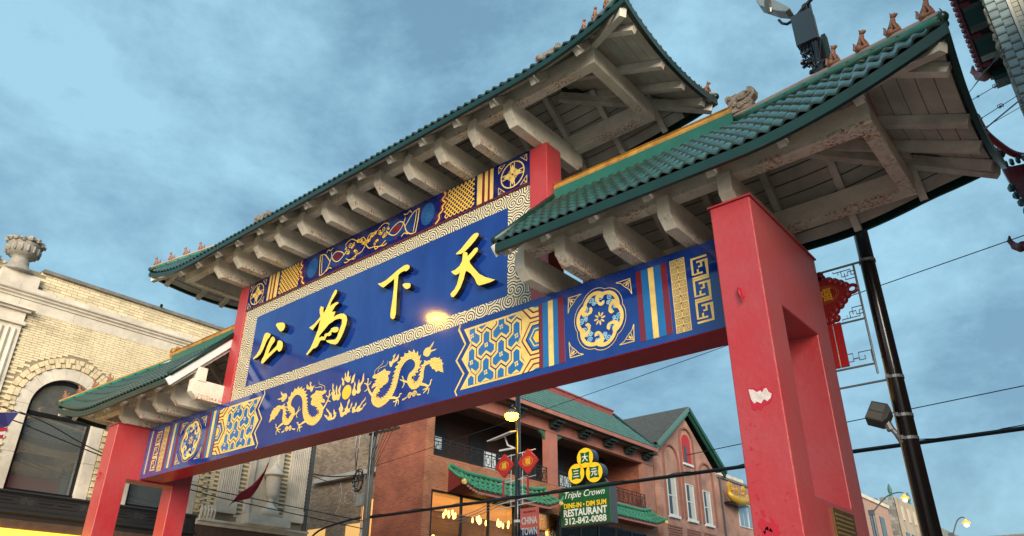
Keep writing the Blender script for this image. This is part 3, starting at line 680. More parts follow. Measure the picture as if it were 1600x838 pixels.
# chevron-ended hexagon panels
def hexfield(sg):
    m = (lambda P: P) if sg > 0 else (lambda P: [(-x, z) for x, z in P])
    P = [(2.64,5.838),(3.77,5.838),(4.058,5.838),(4.058,4.905),(3.745,4.905),(2.605,4.905),(2.773,5.13),(2.612,5.37),(2.777,5.592)]
    field = decal('gilt_field', [m(P)], CREAM, -0.003)
    lines('zigzag_border', [(0.028, m([(2.562,5.93),(2.535,5.86),(2.680,5.596),(2.505,5.375),(2.665,5.14),(2.503,4.905),(2.545,4.83)]))], CREAM)
    # cells of three joined hexagons tile the field; each is a navy outline, a cream band and a blue heart
    s_ = 0.1377; kx = 0.79; c0 = (3.096, 5.482)
    def hexv(q, r):
        cx_, cz_ = 1.7320508*s_*(q+r/2), 1.5*s_*r
        return [(round(cx_+s_*sin(pi/3*i), 5), round(cz_+s_*cos(pi/3*i), 5)) for i in range(6)]
    edges_ = {}
    for (q, r) in ((0, 0), (1, 0), (0, 1)):
        h = hexv(q, r)
        for i in range(6):
            a_, b_ = h[i], h[(i+1) % 6]
            key = None
            for e_ in edges_:
                if hypot(e_[0][0]-b_[0], e_[0][1]-b_[1]) < 1e-3 and hypot(e_[1][0]-a_[0], e_[1][1]-a_[1]) < 1e-3: key = e_
            if key: del edges_[key]
            else: edges_[(a_, b_)] = 1
    es = list(edges_); loop = [es[0][0]]; cur = es[0][1]
    while hypot(cur[0]-loop[0][0], cur[1]-loop[0][1]) > 1e-3:
        loop.append(cur)
        for e_ in es:
            if hypot(e_[0][0]-cur[0], e_[0][1]-cur[1]) < 1e-3: cur = e_[1]; break
    gx, gz = 0.8660254*s_, 0.5*s_
    loop = [(x-gx, z-gz) for x, z in loop]
    def inset(P, d):
        n = len(P); out = []
        ar = sum(P[i][0]*P[(i+1) % n][1]-P[(i+1) % n][0]*P[i][1] for i in range(n)); sgn = 1 if ar > 0 else -1
        for i in range(n):
            p0, p1, p2 = P[i-1], P[i], P[(i+1) % n]
            def nrm(a_, b_):
                dx, dz = b_[0]-a_[0], b_[1]-a_[1]; l = hypot(dx, dz); return (-dz/l*sgn, dx/l*sgn)
            n1_, n2_ = nrm(p0, p1), nrm(p1, p2)
            k = d/(1+n1_[0]*n2_[0]+n1_[1]*n2_[1])
            out.append((p1[0]+(n1_[0]+n2_[0])*k, p1[1]+(n1_[1]+n2_[1])*k))
        return out
    left = [(4.905, 2.66), (5.13, 2.82), (5.37, 2.66), (5.592, 2.82), (5.84, 2.69)]
    right = [(4.905, 3.70), (5.10, 3.83), (5.377, 3.69), (5.63, 3.82), (5.84, 3.70)]
    bb = MB(); bb2 = MB(); bb3 = MB(); cells = []
    for i in range(-2, 4):
        for j in range(-4, 5):
            cx, cz = c0[0]+i*1.5*1.7320508*s_*kx, c0[1]+j*3*s_+(1.5*s_ if i % 2 else 0)
            if not (2.60 < cx < 3.86 and 4.86 < cz < 5.90): continue
            def place(P):
                out = []
                for x, z in P:
                    z = min(5.805, max(4.935, cz+z)); x = cx+x*kx
                    x = min(max(x, interp(left, z)), interp(right, z)); out.append((x, z))
                return [p_ for k_, p_ in enumerate(out) if hypot(p_[0]-out[k_-1][0], p_[1]-out[k_-1][1]) > 1e-4]
            for mb_, d_, dep in ((bb, 0.0, -0.0042), (bb2, 0.011, -0.0054), (bb3, 0.050, -0.0066)):
                P = place(inset(loop, d_))
                if len(P) > 3: mb_.prism(m(P), F, dep-0.00001*(i*3+j), -0.003)
            if 2.72 < cx < 3.76 and 4.97 < cz < 5.78: cells.append((cx, cz))
    bb.build('cell_outline', NAVY, field); bb2.build('cell_band', CREAM, field); bb3.build('cell', TEAL, field)
    bb = MB()
    for cx, cz in cells:
        for k in range(4):
            a = pi/4+k*pi/2 + 0.2
            bb.prism(m([(cx+0.024*cos(a)+0.015*cos(q*pi/4), cz+0.026*sin(a)+0.017*sin(q*pi/4)) for q in range(8)]), F, -0.0074, -0.006)
    bb.build('blossom', CREAM, field)
    # nested half hexagons on the outer edge
    def halfhex(cz, r, clip=(4.905, 5.838)):
        pts = [(4.058, cz+r*0.95), (4.058-r*0.42, cz+r*0.72), (4.058-r, cz), (4.058-r*0.42, cz-r*0.72), (4.058, cz-r*0.95)]
        pts = [(4.058, cz+r*.80), (4.058-r*.50, cz+r*.80), (4.058-r, cz), (4.058-r*.50, cz-r*.80), (4.058, cz-r*.80)]
        return [(x, min(max(z, clip[0]), clip[1])) for x, z in pts]
    for j, (r, mt_) in enumerate(((0.31, MAROON), (0.285, CREAM), (0.235, NAVY), (0.21, TEAL), (0.165, CREAM), (0.14, TEAL), (0.10, GOLD))):
        decal('half_hexagon', [m(halfhex(5.37, r))], mt_, -0.0075-0.0009*j, field)
    for cz, s1 in ((5.90, 1), (4.84, 1)):
        for j, (r, mt_) in enumerate(((0.30, MAROON), (0.27, CREAM), (0.205, MAROON), (0.175, CREAM), (0.11, TEAL))):
            decal('half_hexagon', [m(halfhex(cz, r))], mt_, -0.0073-0.0009*j, field)
for sg in (1, -1): hexfield(sg)

# upright stripes
def stripe(x0, x1, mt_, z0=4.905, z1=5.848, sg=1, fn=None, par=None):
    decal('stripe', [[(sg*x0, z0), (sg*x1, z0), (sg*x1, z1), (sg*x0, z1)]], mt_, -0.004, par, fn)
for sg in (1, -1):
    for x0, x1, mt_ in ((4.060,4.12,MAROON),(4.122,4.215,TEAL),(4.217,4.300,CREAM),(4.302,4.38,TEAL),(4.382,4.482,MAROON),
                       (5.615,5.690,MAROON),(5.692,5.79,TEAL),(5.792,5.868,CREAM),(5.870,5.968,TEAL),(5.970,6.052,MAROON),
                       (6.70,6.74,MAROON),(6.742,6.80,TEAL),(6.802,6.835,CREAM),(6.837,6.90,TEAL)):
        stripe(x0, x1, mt_, sg=sg)
    # lattice strip
    lat = decal('lattice_strip', [[(sg*6.098,4.888),(sg*6.297,4.888),(sg*6.297,5.843),(sg*6.098,5.843)]], CREAM, -0.004)
    bb = MB()
    for i in range(2):
        for j in range(10):
            cx = 6.15+0.098*i; cz = 4.936+0.0955*j
            for r, w in ((0.036, 0.005), (0.022, 0.005)):
                rib(bb, [(sg*(cx+a*r), cz+c*r) for a, c in ((-1,-1),(1,-1),(1,1),(-1,1),(-1,-1))], w, F, -0.0055, 0)
            bb.prism([(sg*(cx+a*.007), cz+c*.007) for a, c in ((-1,-1),(1,-1),(1,1),(-1,1))], F, -0.0055, -0.003)
            bb.prism([(sg*(6.199+a*.005), cz+.03+c*.014) for a, c in ((-1,-1),(1,-1),(1,1),(-1,1))], F, -0.0055, -0.003)
    bb.build('lattice_line', NAVY, lat)
    # key fret
    ls = []
    for k in range(3):
        z0 = 4.945 + k*0.284; H = 0.268; W = 0.212; x0 = 6.376
        q = lambda P: [(sg*(x0+u*W), z0+v*H) for u, v in P]
        ls += [(0.026, q([(1.0,0.97),(0.06,0.97),(0.06,0.20),(0.66,0.20)])), (0.024, q([(0.38,0.22),(0.38,0.42)])),
               (0.026, q([(0.34,0.77),(0.94,0.77),(0.94,0.02),(0.0,0.02)])), (0.024, q([(0.62,0.75),(0.62,0.52),(0.42,0.52)]))]
    lines('key_fret', ls, CREAM)
    # flower medallion
    cx, cz = 5.045, 5.37
    RX, RZ = 0.365, 0.405
    def polar(r, a): return (sg*(cx + RX*r*cos(a)), cz + RZ*r*sin(a))
    outer = [polar(0.985+0.105*abs(sin(3*(a_-0.25)))**0.7, a_) for a_ in [2*pi*i/96 for i in range(97)]]
    lines('medallion_outline', [(0.008, outer)], CREAM)
    ls = []; ls2 = []; bb3 = MB()
    disc = [polar(0.80+0.10*abs(sin(3*(a_-0.25)))**0.7, a_) for a_ in [2*pi*i/72 for i in range(72)]]
    decal('medallion_ground', [disc], BLUE, -0.003)
    for k in range(6):
        a0 = 2*pi*k/6 + 0.25
        P = []
        for i in range(15):
            t = i/14; a_ = a0 + t*(pi/3+0.30)
            P.append(polar(0.80 + 0.13*sin(pi*min(t*1.15, 1)) - 0.55*max(0, t-0.80)**1.1*2, a_))
        # curl inwards at the end
        ex = a0 + pi/3 + 0.34
        c0 = polar(0.60, a0+pi/3+0.08)
        curl = [polar(0.80, ex), polar(0.66, ex+0.03), polar(0.53, ex-0.06), polar(0.47, ex-0.26), polar(0.52, ex-0.42), polar(0.60, ex-0.38)]
        P = P[:13] + curl
        P = smooth_line(P, 2)
        n = len(P)
        ls.append(([0.052*(1 if i < n-8 else 0.75) for i in range(n)], P))
        for (rr_, da, s_) in ((0.66, 0.42, 0.085), (0.74, 0.14, 0.075), (0.78, 0.70, 0.07), (0.50, 0.10, 0.05), (0.60,0.62,0.05)):
            c_ = polar(rr_, a0+da)
            ls2.append((0.009, spiral(c_[0], c_[1], s_*0.62, 1.7, a0+k)))
            bb3.prism(circle(c_[0], c_[1], s_*0.62, 12), F, -0.0034-0.00002*len(ls2), -0.001)
    bb3.build('wave_ground', TEAL, panel, kind='stuff')
    bb = MB()
    for k_, (w, P) in enumerate(ls2): rib(bb, P, w, F, -0.0042-0.00004*k_, 0)
    bb.build('wave_curl', mat('pale blue line paint', (0.35, 0.55, 0.62), 0.3), panel, kind='stuff')
    bb = MB()
    for k_, (w, P) in enumerate(ls): rib(bb, P, w, F, -0.0062-0.0016*k_/6, 0)
    bb.build('cloud_scroll', CREAM, panel)
    pet = []
    for k in range(8):
        a_ = k*pi/4 + 0.1
        c_ = polar(0.15, a_); pr = []
        for i in range(10):
            t = 2*pi*i/10
            u, v = 0.034*cos(t), 0.013*sin(t)
            pr.append((c_[0] + (u*cos(a_)-v*sin(a_))*sg, c_[1] + u*sin(a_)+v*cos(a_)))
        pet.append(pr)
    decal('blossom', pet, CREAM, -0.005)
    for (qx, qz, dx, dz) in ((4.553,5.795,1,-1),(5.535,4.94,-1,1),(4.553,4.945,1,1),(5.540,5.79,-1,-1)):
        def c2(P): return [(sg*(qx+dx*u), qz+dz*v) for u, v in P]
        lines('corner_ornament', [(0.012, c2([(0,0.22),(0.012,0.0),(0.22,0.0)])), (0.010, c2([(0.0,0.22),(0.03,0.15),(0.085,0.10),(0.10,0.085),(0.15,0.03),(0.22,0.0)])),
              (0.010, c2([(0.02,0.02),(0.05,0.12)])), (0.010, c2([(0.02,0.02),(0.12,0.05)])), (0.026, c2([(0.045,0.045),(0.08,0.08)]))], CREAM)

# upper sign -----------------------------------------------------------
A, PW = 3.884, 0.336
ZS0, ZS1, ZF1 = 5.950, 7.955, 8.576
b = MB(); b.box((-A, 0.012, ZL+0.002), (A, 0.30, ZF1)); sign = b.build('sign_board', REDP, gate)
b = MB()
for x0, x1, z0, z1 in ((-A,-3.418,ZS0,ZS1),(3.418,A,ZS0,ZS1),(-3.418,3.418,ZS0,6.192),(-3.418,3.418,7.707,ZS1)):
    b.box((x0, 0.0, z0), (x1, 0.0115, z1))
b.build('spiral_border', SPIRAL, sign)
cuts = [-3.418, -1.30, 0.80, 3.418]
b = MB()
for a, c in zip(cuts, cuts[1:]): b.box((a+(0.0012 if a > -3.4 else 0), 0.001, 6.192), (c, 0.0115, 7.707))
b.build('blue_field', BLUE, sign)
b = MB(); b.box((-A, -0.035, ZS1+0.003), (A, 0.0, 7.975)); b.build('maroon_strip', MAROON, sign)
b = MB(); b.box((-A, -0.03, 7.978), (A, 0.011, ZF1)); fr = b.build('frieze', NAVY, sign)
for k_, lab in (('char_tian', 'raised character 天'), ('char_xia', 'raised character 下'), ('char_wei', 'raised character 為'), ('char_gong', 'raised character 公')):
    b = MB()
    for P in T[k_]:
        b.prism(P, XZ(-0.11), 0.0, 0.085, 0, 1)
    b.build('character', [mat('bright yellow letter face', (0.85, 0.62, 0.10), 0.35, var=0.08), BLACK], sign, label=lab)
    b = MB()
    for P in T[k_]:
        for p in P[::4]: b.tube([(p[0]*0.93 + 0.07*sum(q[0] for q in P)/len(P), -0.03, p[1]*0.93+0.07*sum(q[1] for q in P)/len(P)), (p[0]*0.93+0.07*sum(q[0] for q in P)/len(P), 0.0, p[1]*0.93+0.07*sum(q[1] for q in P)/len(P))], 0.006, 5)
    b.build('letter_stud', DGREY, sign, kind='stuff')

# frieze art
G = XZ(-0.03)
def fd(name, polys, mt_, d=-0.004): return decal(name, polys, mt_, d, sign, G)
def fl(name, ls, mt_, d=-0.004): return lines(name, ls, mt_, d, sign, G)
z0, z1 = 7.985, 8.568
for sg in (1, -1):
    for x0, x1, mt_ in ((2.742,2.775,NAVY),(2.778,2.885,CREAM),(2.890,2.940,MAROON),(2.945,3.010,CREAM),(3.013,3.055,MAROON),(3.058,3.128,CREAM)):
        stripe(x0, x1, mt_, z0, z1, sg, G, sign)
    cx, cz = 3.533, 8.262
    ls = [(0.022, [(sg*(cx+0.235*cos(t)), cz+0.235*sin(t)) for t in [2*pi*i/32 for i in range(33)]])]
    for k in range(4):
        a = pi/4 + k*pi/2
        ox, oz = cx+0.255*cos(a), cz+0.255*sin(a)
        ls.append((0.018, [(sg*(ox+0.22*cos(a+pi+t)), oz+0.22*sin(a+pi+t)) for t in [-1.0+i*0.2 for i in range(11)]]))
    fl('ring_knot', ls, CREAM)
    pet = []
    for k in range(4):
        a = k*pi/2
        pet.append([(sg*(cx+u*cos(a)-v*sin(a)), cz+u*sin(a)+v*cos(a)) for u, v in ((0.015,0),(0.05,0.05),(0.10,0.055),(0.13,0.03),(0.185,0),(0.13,-0.03),(0.10,-0.055),(0.05,-0.05))])
        a = pi/4+k*pi/2
        pet.append([(sg*(cx+u*cos(a)-v*sin(a)), cz+u*sin(a)+v*cos(a)) for u, v in ((0.02,0),(0.07,0.018),(0.12,0),(0.07,-0.018))])
    fd('four_petal_flower', pet, CREAM, -0.006)
    for dx in (-1, 1):
        for dz in (-1, 1):
            qx, qz = cx+dx*0.29, cz+dz*0.265
            fl('corner_ornament', [(0.010, [(sg*qx, qz-dz*0.13), (sg*qx, qz), (sg*(qx-dx*0.13), qz), (sg*qx, qz-dz*0.13)]), (0.012, [(sg*qx, qz), (sg*(qx-dx*.055), qz-dz*.055)])], CREAM)
    # basket lattice with a scalloped end
    lat_ = fd('lattice_ground', [[(sg*2.735, z0),(sg*2.735, z1),(sg*2.06, z1),(sg*1.97, 8.42),(sg*2.05, 8.28),(sg*1.97, 8.14),(sg*1.88, z0)]], NAVY, -0.002)
    def clip_ok(x, z): return 1.98+0.08*abs((z-8.28)/0.29) < x < 2.72 and z0 < z < z1
    ls = []
    for k in range(-9, 16):
        for s_ in (1, -1):
            P = []
            for i in range(41):
                z = z0+(z1-z0)*i/40; x = 1.9+k*0.092+s_*(z-z0)*0.95 + (0.0 if s_ > 0 else 0.3)
                if clip_ok(x, z): P.append((sg*x, z))
            if len(P) > 2: ls.append((0.021, [P[0], P[-1]]))
    fl('basket_lattice', ls, GOLD)
    def wav(off): return [(sg*(x+off), z) for x, z in smooth_line([(1.84,7.985),(1.93,8.06),(1.92,8.14),(2.00,8.20),(1.99,8.28),(2.06,8.33),(1.98,8.42),(2.05,8.48),(2.02,8.568)], 3)]
    fl('scalloped_edge', [(0.05, wav(-0.045))], MAROON); fl('scalloped_edge', [(0.028, wav(-0.01))], CREAM, -0.005); fl('scalloped_edge', [(0.03, wav(0.04))], MAROON, -0.0045)
    # centre ornament, half
    fl('scroll_bracket', [(0.022, [(sg*1.40,8.47),(sg*1.385,8.25),(sg*1.345,8.01)]), (0.018, [(sg*1.335,8.45),(sg*1.32,8.27),(sg*1.285,8.04)]),
        (0.020, [(sg*x, z) for x, z in smooth_line([(1.40,8.47),(1.25,8.44),(1.12,8.30),(1.05,8.22)],4)]),
        (0.020, [(sg*x, z) for x, z in smooth_line([(1.345,8.01),(1.22,8.02),(1.10,8.12),(1.02,8.30),(0.90,8.38),(0.72,8.32),(0.62,8.22)],4)]),
        (0.020, [(sg*x, z) for x, z in smooth_line([(1.05,8.42),(0.98,8.25),(0.84,8.15),(0.70,8.18),(0.55,8.32)],4)])], CREAM)
    fd('maroon_lozenge', [[(sg*x, z) for x, z in ((0.70,8.26),(0.78,8.33),(0.88,8.33),(0.97,8.27),(0.88,8.20),(0.78,8.20))], [(sg*x, z) for x, z in ((0.83,8.50),(0.80,8.44),(0.86,8.44))], [(sg*x, z) for x, z in ((0.83,8.03),(0.80,8.09),(0.86,8.09))]], MAROON)
    fd('blue_medallion', [circle(sg*1.62, 8.27, 0.17, 20, 0.22), ], DTEAL, -0.002)
    fl('faint_scroll', [(0.012, spiral(sg*1.62, 8.30, 0.14, 2.2)), (0.012, spiral(sg*1.66, 8.16, 0.08, 1.8)), (0.012, spiral(sg*1.58, 8.41, 0.07, 1.8))], TEAL)
    fd('blue_lozenge', [[(sg*x, z) for x, z in ((0.40,8.28),(0.55,8.46),(0.75,8.48),(1.0,8.40),(1.30,8.42),(1.28,8.05),(1.0,8.10),(0.75,8.05),(0.5,8.1))]], mat('mid navy paint', (0.006,0.035,0.16), 0.2), -0.0018)
    rr = random.Random(11); ls = []; blobs_ = []
    for k in range(13):
        cx = 0.05+0.045*k + rr.uniform(-.01,.01); cz = 8.28 + rr.uniform(-0.13, 0.13)*(1 if k < 9 else 0.8)
        r_ = rr.uniform(0.035, 0.06)
        ls.append((0.014, [(sg*x, z) for x, z in spiral(cx, cz, r_, 1.3, rr.uniform(0, 6))]))
        if k % 2 == 0: blobs_.append(ragged(sg*(cx+.01), cz-0.01, 0.026, 0.02, 8, 0.3, k))
    for P in ([(0.0,8.24),(0.10,8.12),(0.25,8.10),(0.42,8.05),(0.56,8.12)], [(0.0,8.30),(0.10,8.42),(0.26,8.40),(0.44,8.50),(0.58,8.47),(0.62,8.42)], [(0.25,8.10),(0.30,8.03),(0.38,8.06)], [(1.0,8.50),(1.08,8.47),(1.16,8.51),(1.20,8.46)], [(0.98,8.05),(1.06,8.09),(1.15,8.04)], [(0.42,8.06),(0.52,8.03),(0.60,8.05)]):
        ls.append((0.018, [(sg*x, z) for x, z in smooth_line(P, 4)]))
    fl('gold_scroll', ls, GOLD, -0.005)['kind'] = 'stuff'; fd('gold_leaf', blobs_, GOLD, -0.0055)

for sg, lab in ((1, 'upper red post beside the near end of the sign'), (-1, 'upper red post at the far left end of the sign')):
    b = MB(); b.box((sg*A, -0.042, ZL+0.003), (sg*(A+PW), 0.328, 8.574)); b.build('post', RED, gate, bevel=0.012, label=lab)

# ------------------------------------------------------------------ tiled roofs
def tile_mb(nx=8, amp=0.13, thick=0.13, lift=0.15):
    """unit S-tile: x 0..1 across, y 0..1.15 up the slope, heights in fractions of the width"""
    b = MB()
    top = []; bot = []
    for (y, zl) in ((0.0, lift), (1.15, 0.0)):
        for i in range(nx+1):
            x = i/nx
            top.append((x*1.04, y, zl + amp*cos(2*pi*(x-0.28))*(1 if x < 0.78 else 1)))
    n = nx+1
    for i in range(n): bot.append((top[i][0], 0.0, top[i][2]-thick*1.4))
    b.v = top + bot
    for i in range(nx):
        b.f.append((i, i+1, n+i+1, n+i)); b.mi.append(0); b.f.append((2*n+i, 2*n+i+1, i+1, i)); b.mi.append(1)
    return b
TILE_MB = tile_mb()
TEDGE = mat('dark tile edge', (0.010, 0.030, 0.026), 0.8)  # edge faces coloured dark to draw the gap line under each row
TILE = shared('roof_tile', TILE_MB, [GTILE, TEDGE], smooth=False)
for p in TILE.polygons: p.use_smooth = True
TW = 0.143

def eave_basis(P, Q, s0, s1, d0, d1):
    def pt(s, d):
        a = P(s); q = Q(s); v = q-a; l = max(v.length, 1e-4)
        return a + v*(d/l)
    return pt(s0, d0), pt(s1, d0), pt(s0, d1)

def slope(P, Q, s0, s1, parent, single_rows=0, row=0.29, tw=TW, boards=True, rafters=(), board_gap=0.014, deep=0.115, rw=0.085, rh=0.12, rstart=0.0, bw=0.172):
    ncol = max(1, round((s1-s0)/tw)); ds = (s1-s0)/ncol
    rest = MB()
    def L(s): return (Q(s)-P(s)).length
    for i in range(ncol):
        a, c = s0+i*ds, s0+(i+1)*ds
        mid = (a+c)/2; ln = L(mid)
        nr = max(1, math.ceil(ln/row - 0.12))
        for r in range(nr):
            p0, p1, p2 = eave_basis(P, Q, a, c, r*row, min((r+1)*row, ln))
            X = p1-p0; Y = p2-p0
            Z = X.cross(Y).normalized()*tw
            jit = random.uniform(-0.006, 0.006)
            Mx = Matrix(((X.x, Y.x, Z.x, p0.x), (X.y, Y.y, Z.y, p0.y), (X.z, Y.z, Z.z, p0.z+jit*0.5), (0,0,0,1)))
            if r < single_rows:
                piece('roof_tile', TILE, Mx, parent)
            else:
                rest.add([Mx @ Vector(v) for v in TILE_MB.v], TILE_MB.f); rest.mi[-len(TILE_MB.mi):] = TILE_MB.mi
    if rest.v:
        o = rest.build('roof_tiles', [GTILE, TEDGE], parent, kind='stuff')
        o.data.polygons.foreach_set('use_smooth', [True]*len(o.data.polygons))
    # underlay
    N = 24
    def pn(s, d, off):
        ds_ = 0.02 if s < s1-0.03 else -0.02
        p0, p1, p2 = eave_basis(P, Q, s, s+ds_, d, d+0.05)
        Z = (p1-p0).cross(p2-p0).normalized()
        if ds_ < 0: Z = -Z
        return p0 + Z*off
    b = MB(); vs = []
    for i in range(N+1):
        s = s0+(s1-s0)*i/N
        vs.append(pn(s, 0.01, -0.03)); vs.append(pn(s, max(L(s)-0.01, 0.02), -0.03))
    b.add(vs, [(2*i, 2*i+2, 2*i+3, 2*i+1) for i in range(N)])
    b.build('roof_felt', DARK, parent)
    if boards:
        mx = max(L(s0+(s1-s0)*i/20) for i in range(21))
        d = 0.03
        while d < mx-0.04:
            e = min(d+bw-board_gap, mx)
            ok = [i for i in range(N+1) if L(s0+(s1-s0)*i/N) > d+0.03]
            if len(ok) > 1:
                b = MB(); vs = []
                sag = random.uniform(0, 0.004)
                for i in range(ok[0], ok[-1]+1):
                    s = s0+(s1-s0)*i/N; ee = min(e, L(s))
                    vs += [pn(s, d, -deep+0.045-sag), pn(s, ee, -deep+0.045-sag), pn(s, ee, -deep+0.025-sag-0.008), pn(s, d, -deep+0.025-sag)]
                k = len(vs)//4
                fs = []
                for i in range(k-1):
                    for j in range(4):
                        j2 = (j+1) % 4
                        fs.append((4*i+j, 4*i+j2, 4*i+4+j2, 4*i+4+j))
                fs += [(0,1,2,3), (4*k-4, 4*k-1, 4*k-2, 4*k-3)]
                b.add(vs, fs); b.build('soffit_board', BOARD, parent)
            d += bw
    for s in rafters:
        if L(s) < 0.15: continue
        p = pn(s, rstart, -deep-rh/2+0.012); q = pn(s, L(s)-0.02, -deep-rh/2+0.012)
        nrm = (pn(s, 0.1, 0)-pn(s, 0.1, -1))
        b = MB(); b.bar(p, q, rw, rh, upv=nrm)
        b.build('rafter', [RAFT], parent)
        e = (q-p).normalized(); b = MB(); b.bar(p-e*0.006, p-e*0.001, rw+0.004, rh+0.004, upv=nrm); b.build('rafter_end', mat('pale rafter end paint', (0.62,0.58,0.50), 0.6, var=0.2, vscale=9.0), parent)

def fascia(P, s0, s1, parent, h, m, out, n=30, t=0.03, zoff=0.0):
    b = MB(); vs = []
    for i in range(n+1):
        p = P(s0+(s1-s0)*i/n)
        o = Vector(out)
        vs += [p+o*0.02+Vector((0,0,zoff)), p-o*t+Vector((0,0,zoff)), p-o*t+Vector((0,0,zoff-h)), p+o*0.02+Vector((0,0,zoff-h))]
    fs = []
    for i in range(n):
        for j in range(4):
            j2 = (j+1) % 4; fs.append((4*i+j, 4*i+j2, 4*i+4+j2, 4*i+4+j))
    fs += [(0,1,2,3), (4*n, 4*n+3, 4*n+2, 4*n+1)]
    b.add(vs, fs); b.build('fascia', m, parent)

# a seated ridge beast, one mesh
def beast_mb():
    b = MB()
    b.box((-0.05,-0.035,0.0),(0.075,0.035,0.02))
    b.blob((-0.02,0,0.06),(0.048,0.036,0.05),8,6,jit=0.08)
    b.tube([(-0.02,0,0.06),(0.02,0,0.125),(0.035,0,0.18)],[0.042,0.034,0.024],7)
    b.blob((0.05,0,0.205),(0.036,0.024,0.028),8,6,jit=0.08)
    b.blob((0.082,0,0.196),(0.018,0.014,0.013),6,5)
    for s in (-1,1):
        b.tube([(0.035,s*0.022,0.12),(0.055,s*0.024,0.06),(0.06,s*0.024,0.015)],[0.015,0.012,0.014],6)
        b.blob((-0.01,s*0.035,0.035),(0.035,0.016,0.032),6,5)
        b.tube([(0.04,s*0.014,0.222),(0.03,s*0.02,0.25)],[0.011,0.003],5)
    b.tube([(-0.06,0,0.04),(-0.09,0,0.09),(-0.075,0,0.14),(-0.09,0,0.17)],[0.017,0.016,0.013,0.004],6)
    return b
BEAST = shared('ridge_beast', beast_mb(), TERRA, smooth=True)

def ornament(parent, x, z, sg, sc=1.0, m=None):
    pts = [(0,0),(0.30,0),(0.33,0.06),(0.31,0.12),(0.36,0.17),(0.37,0.24),(0.33,0.30),(0.28,0.315),(0.27,0.26),(0.22,0.28),(0.16,0.265),(0.12,0.28),(0.06,0.27),(0.0,0.30),(-0.035,0.27),(-0.03,0.22),(0.01,0.18),(-0.005,0.12),(0.02,0.06)]
    b = MB()
    fn = lambda u, v, d: (x+sg*u*sc, YC+d, z+v*sc)
    b.prism(pts, fn, -0.06*sc, 0.06*sc)
    for (u, v, r) in ((0.08,0.12,0.055),(0.17,0.20,0.05),(0.25,0.10,0.06),(0.16,0.07,0.06),(0.29,0.24,0.035),(0.03,0.23,0.035)):
        for s in (-1, 1):
            b.blob((x+sg*u*sc, YC+s*0.06*sc, z+v*sc), (r*sc, 0.035*sc, r*sc*0.8), 8, 5, jit=0.2)
    for s in (-1, 1):
        b.tube([(x+sg*0.02*sc, YC+s*0.075*sc, z+0.05*sc),(x+sg*0.12*sc, YC+s*0.09*sc, z+0.16*sc),(x+sg*0.24*sc, YC+s*0.085*sc, z+0.15*sc),(x+sg*0.32*sc, YC+s*0.08*sc, z+0.21*sc)], 0.014*sc, 5)
    b.build('ridge_end_ornament', m or GREYORN, parent)

def beam_bar(name, a, c, parent, m=CONC, bevel=0.006):
    b = MB(); b.box(a, c); return b.build(name, m, parent, bevel=bevel)

def bracket(xc, yf, yb, zt, zm, zb_, parent, chf=0.15, w=0.165):
    prof = [(yf, zt), (yf, zm), (yf+chf, zb_), (yb-chf, zb_), (yb, zm), (yb, zt)]
    b = MB()
    b.prism(prof, lambda u, v, d: (xc+d, u, v), -w/2, w/2)
    return b.build('bracket', BRKT, parent, bevel=0.007)

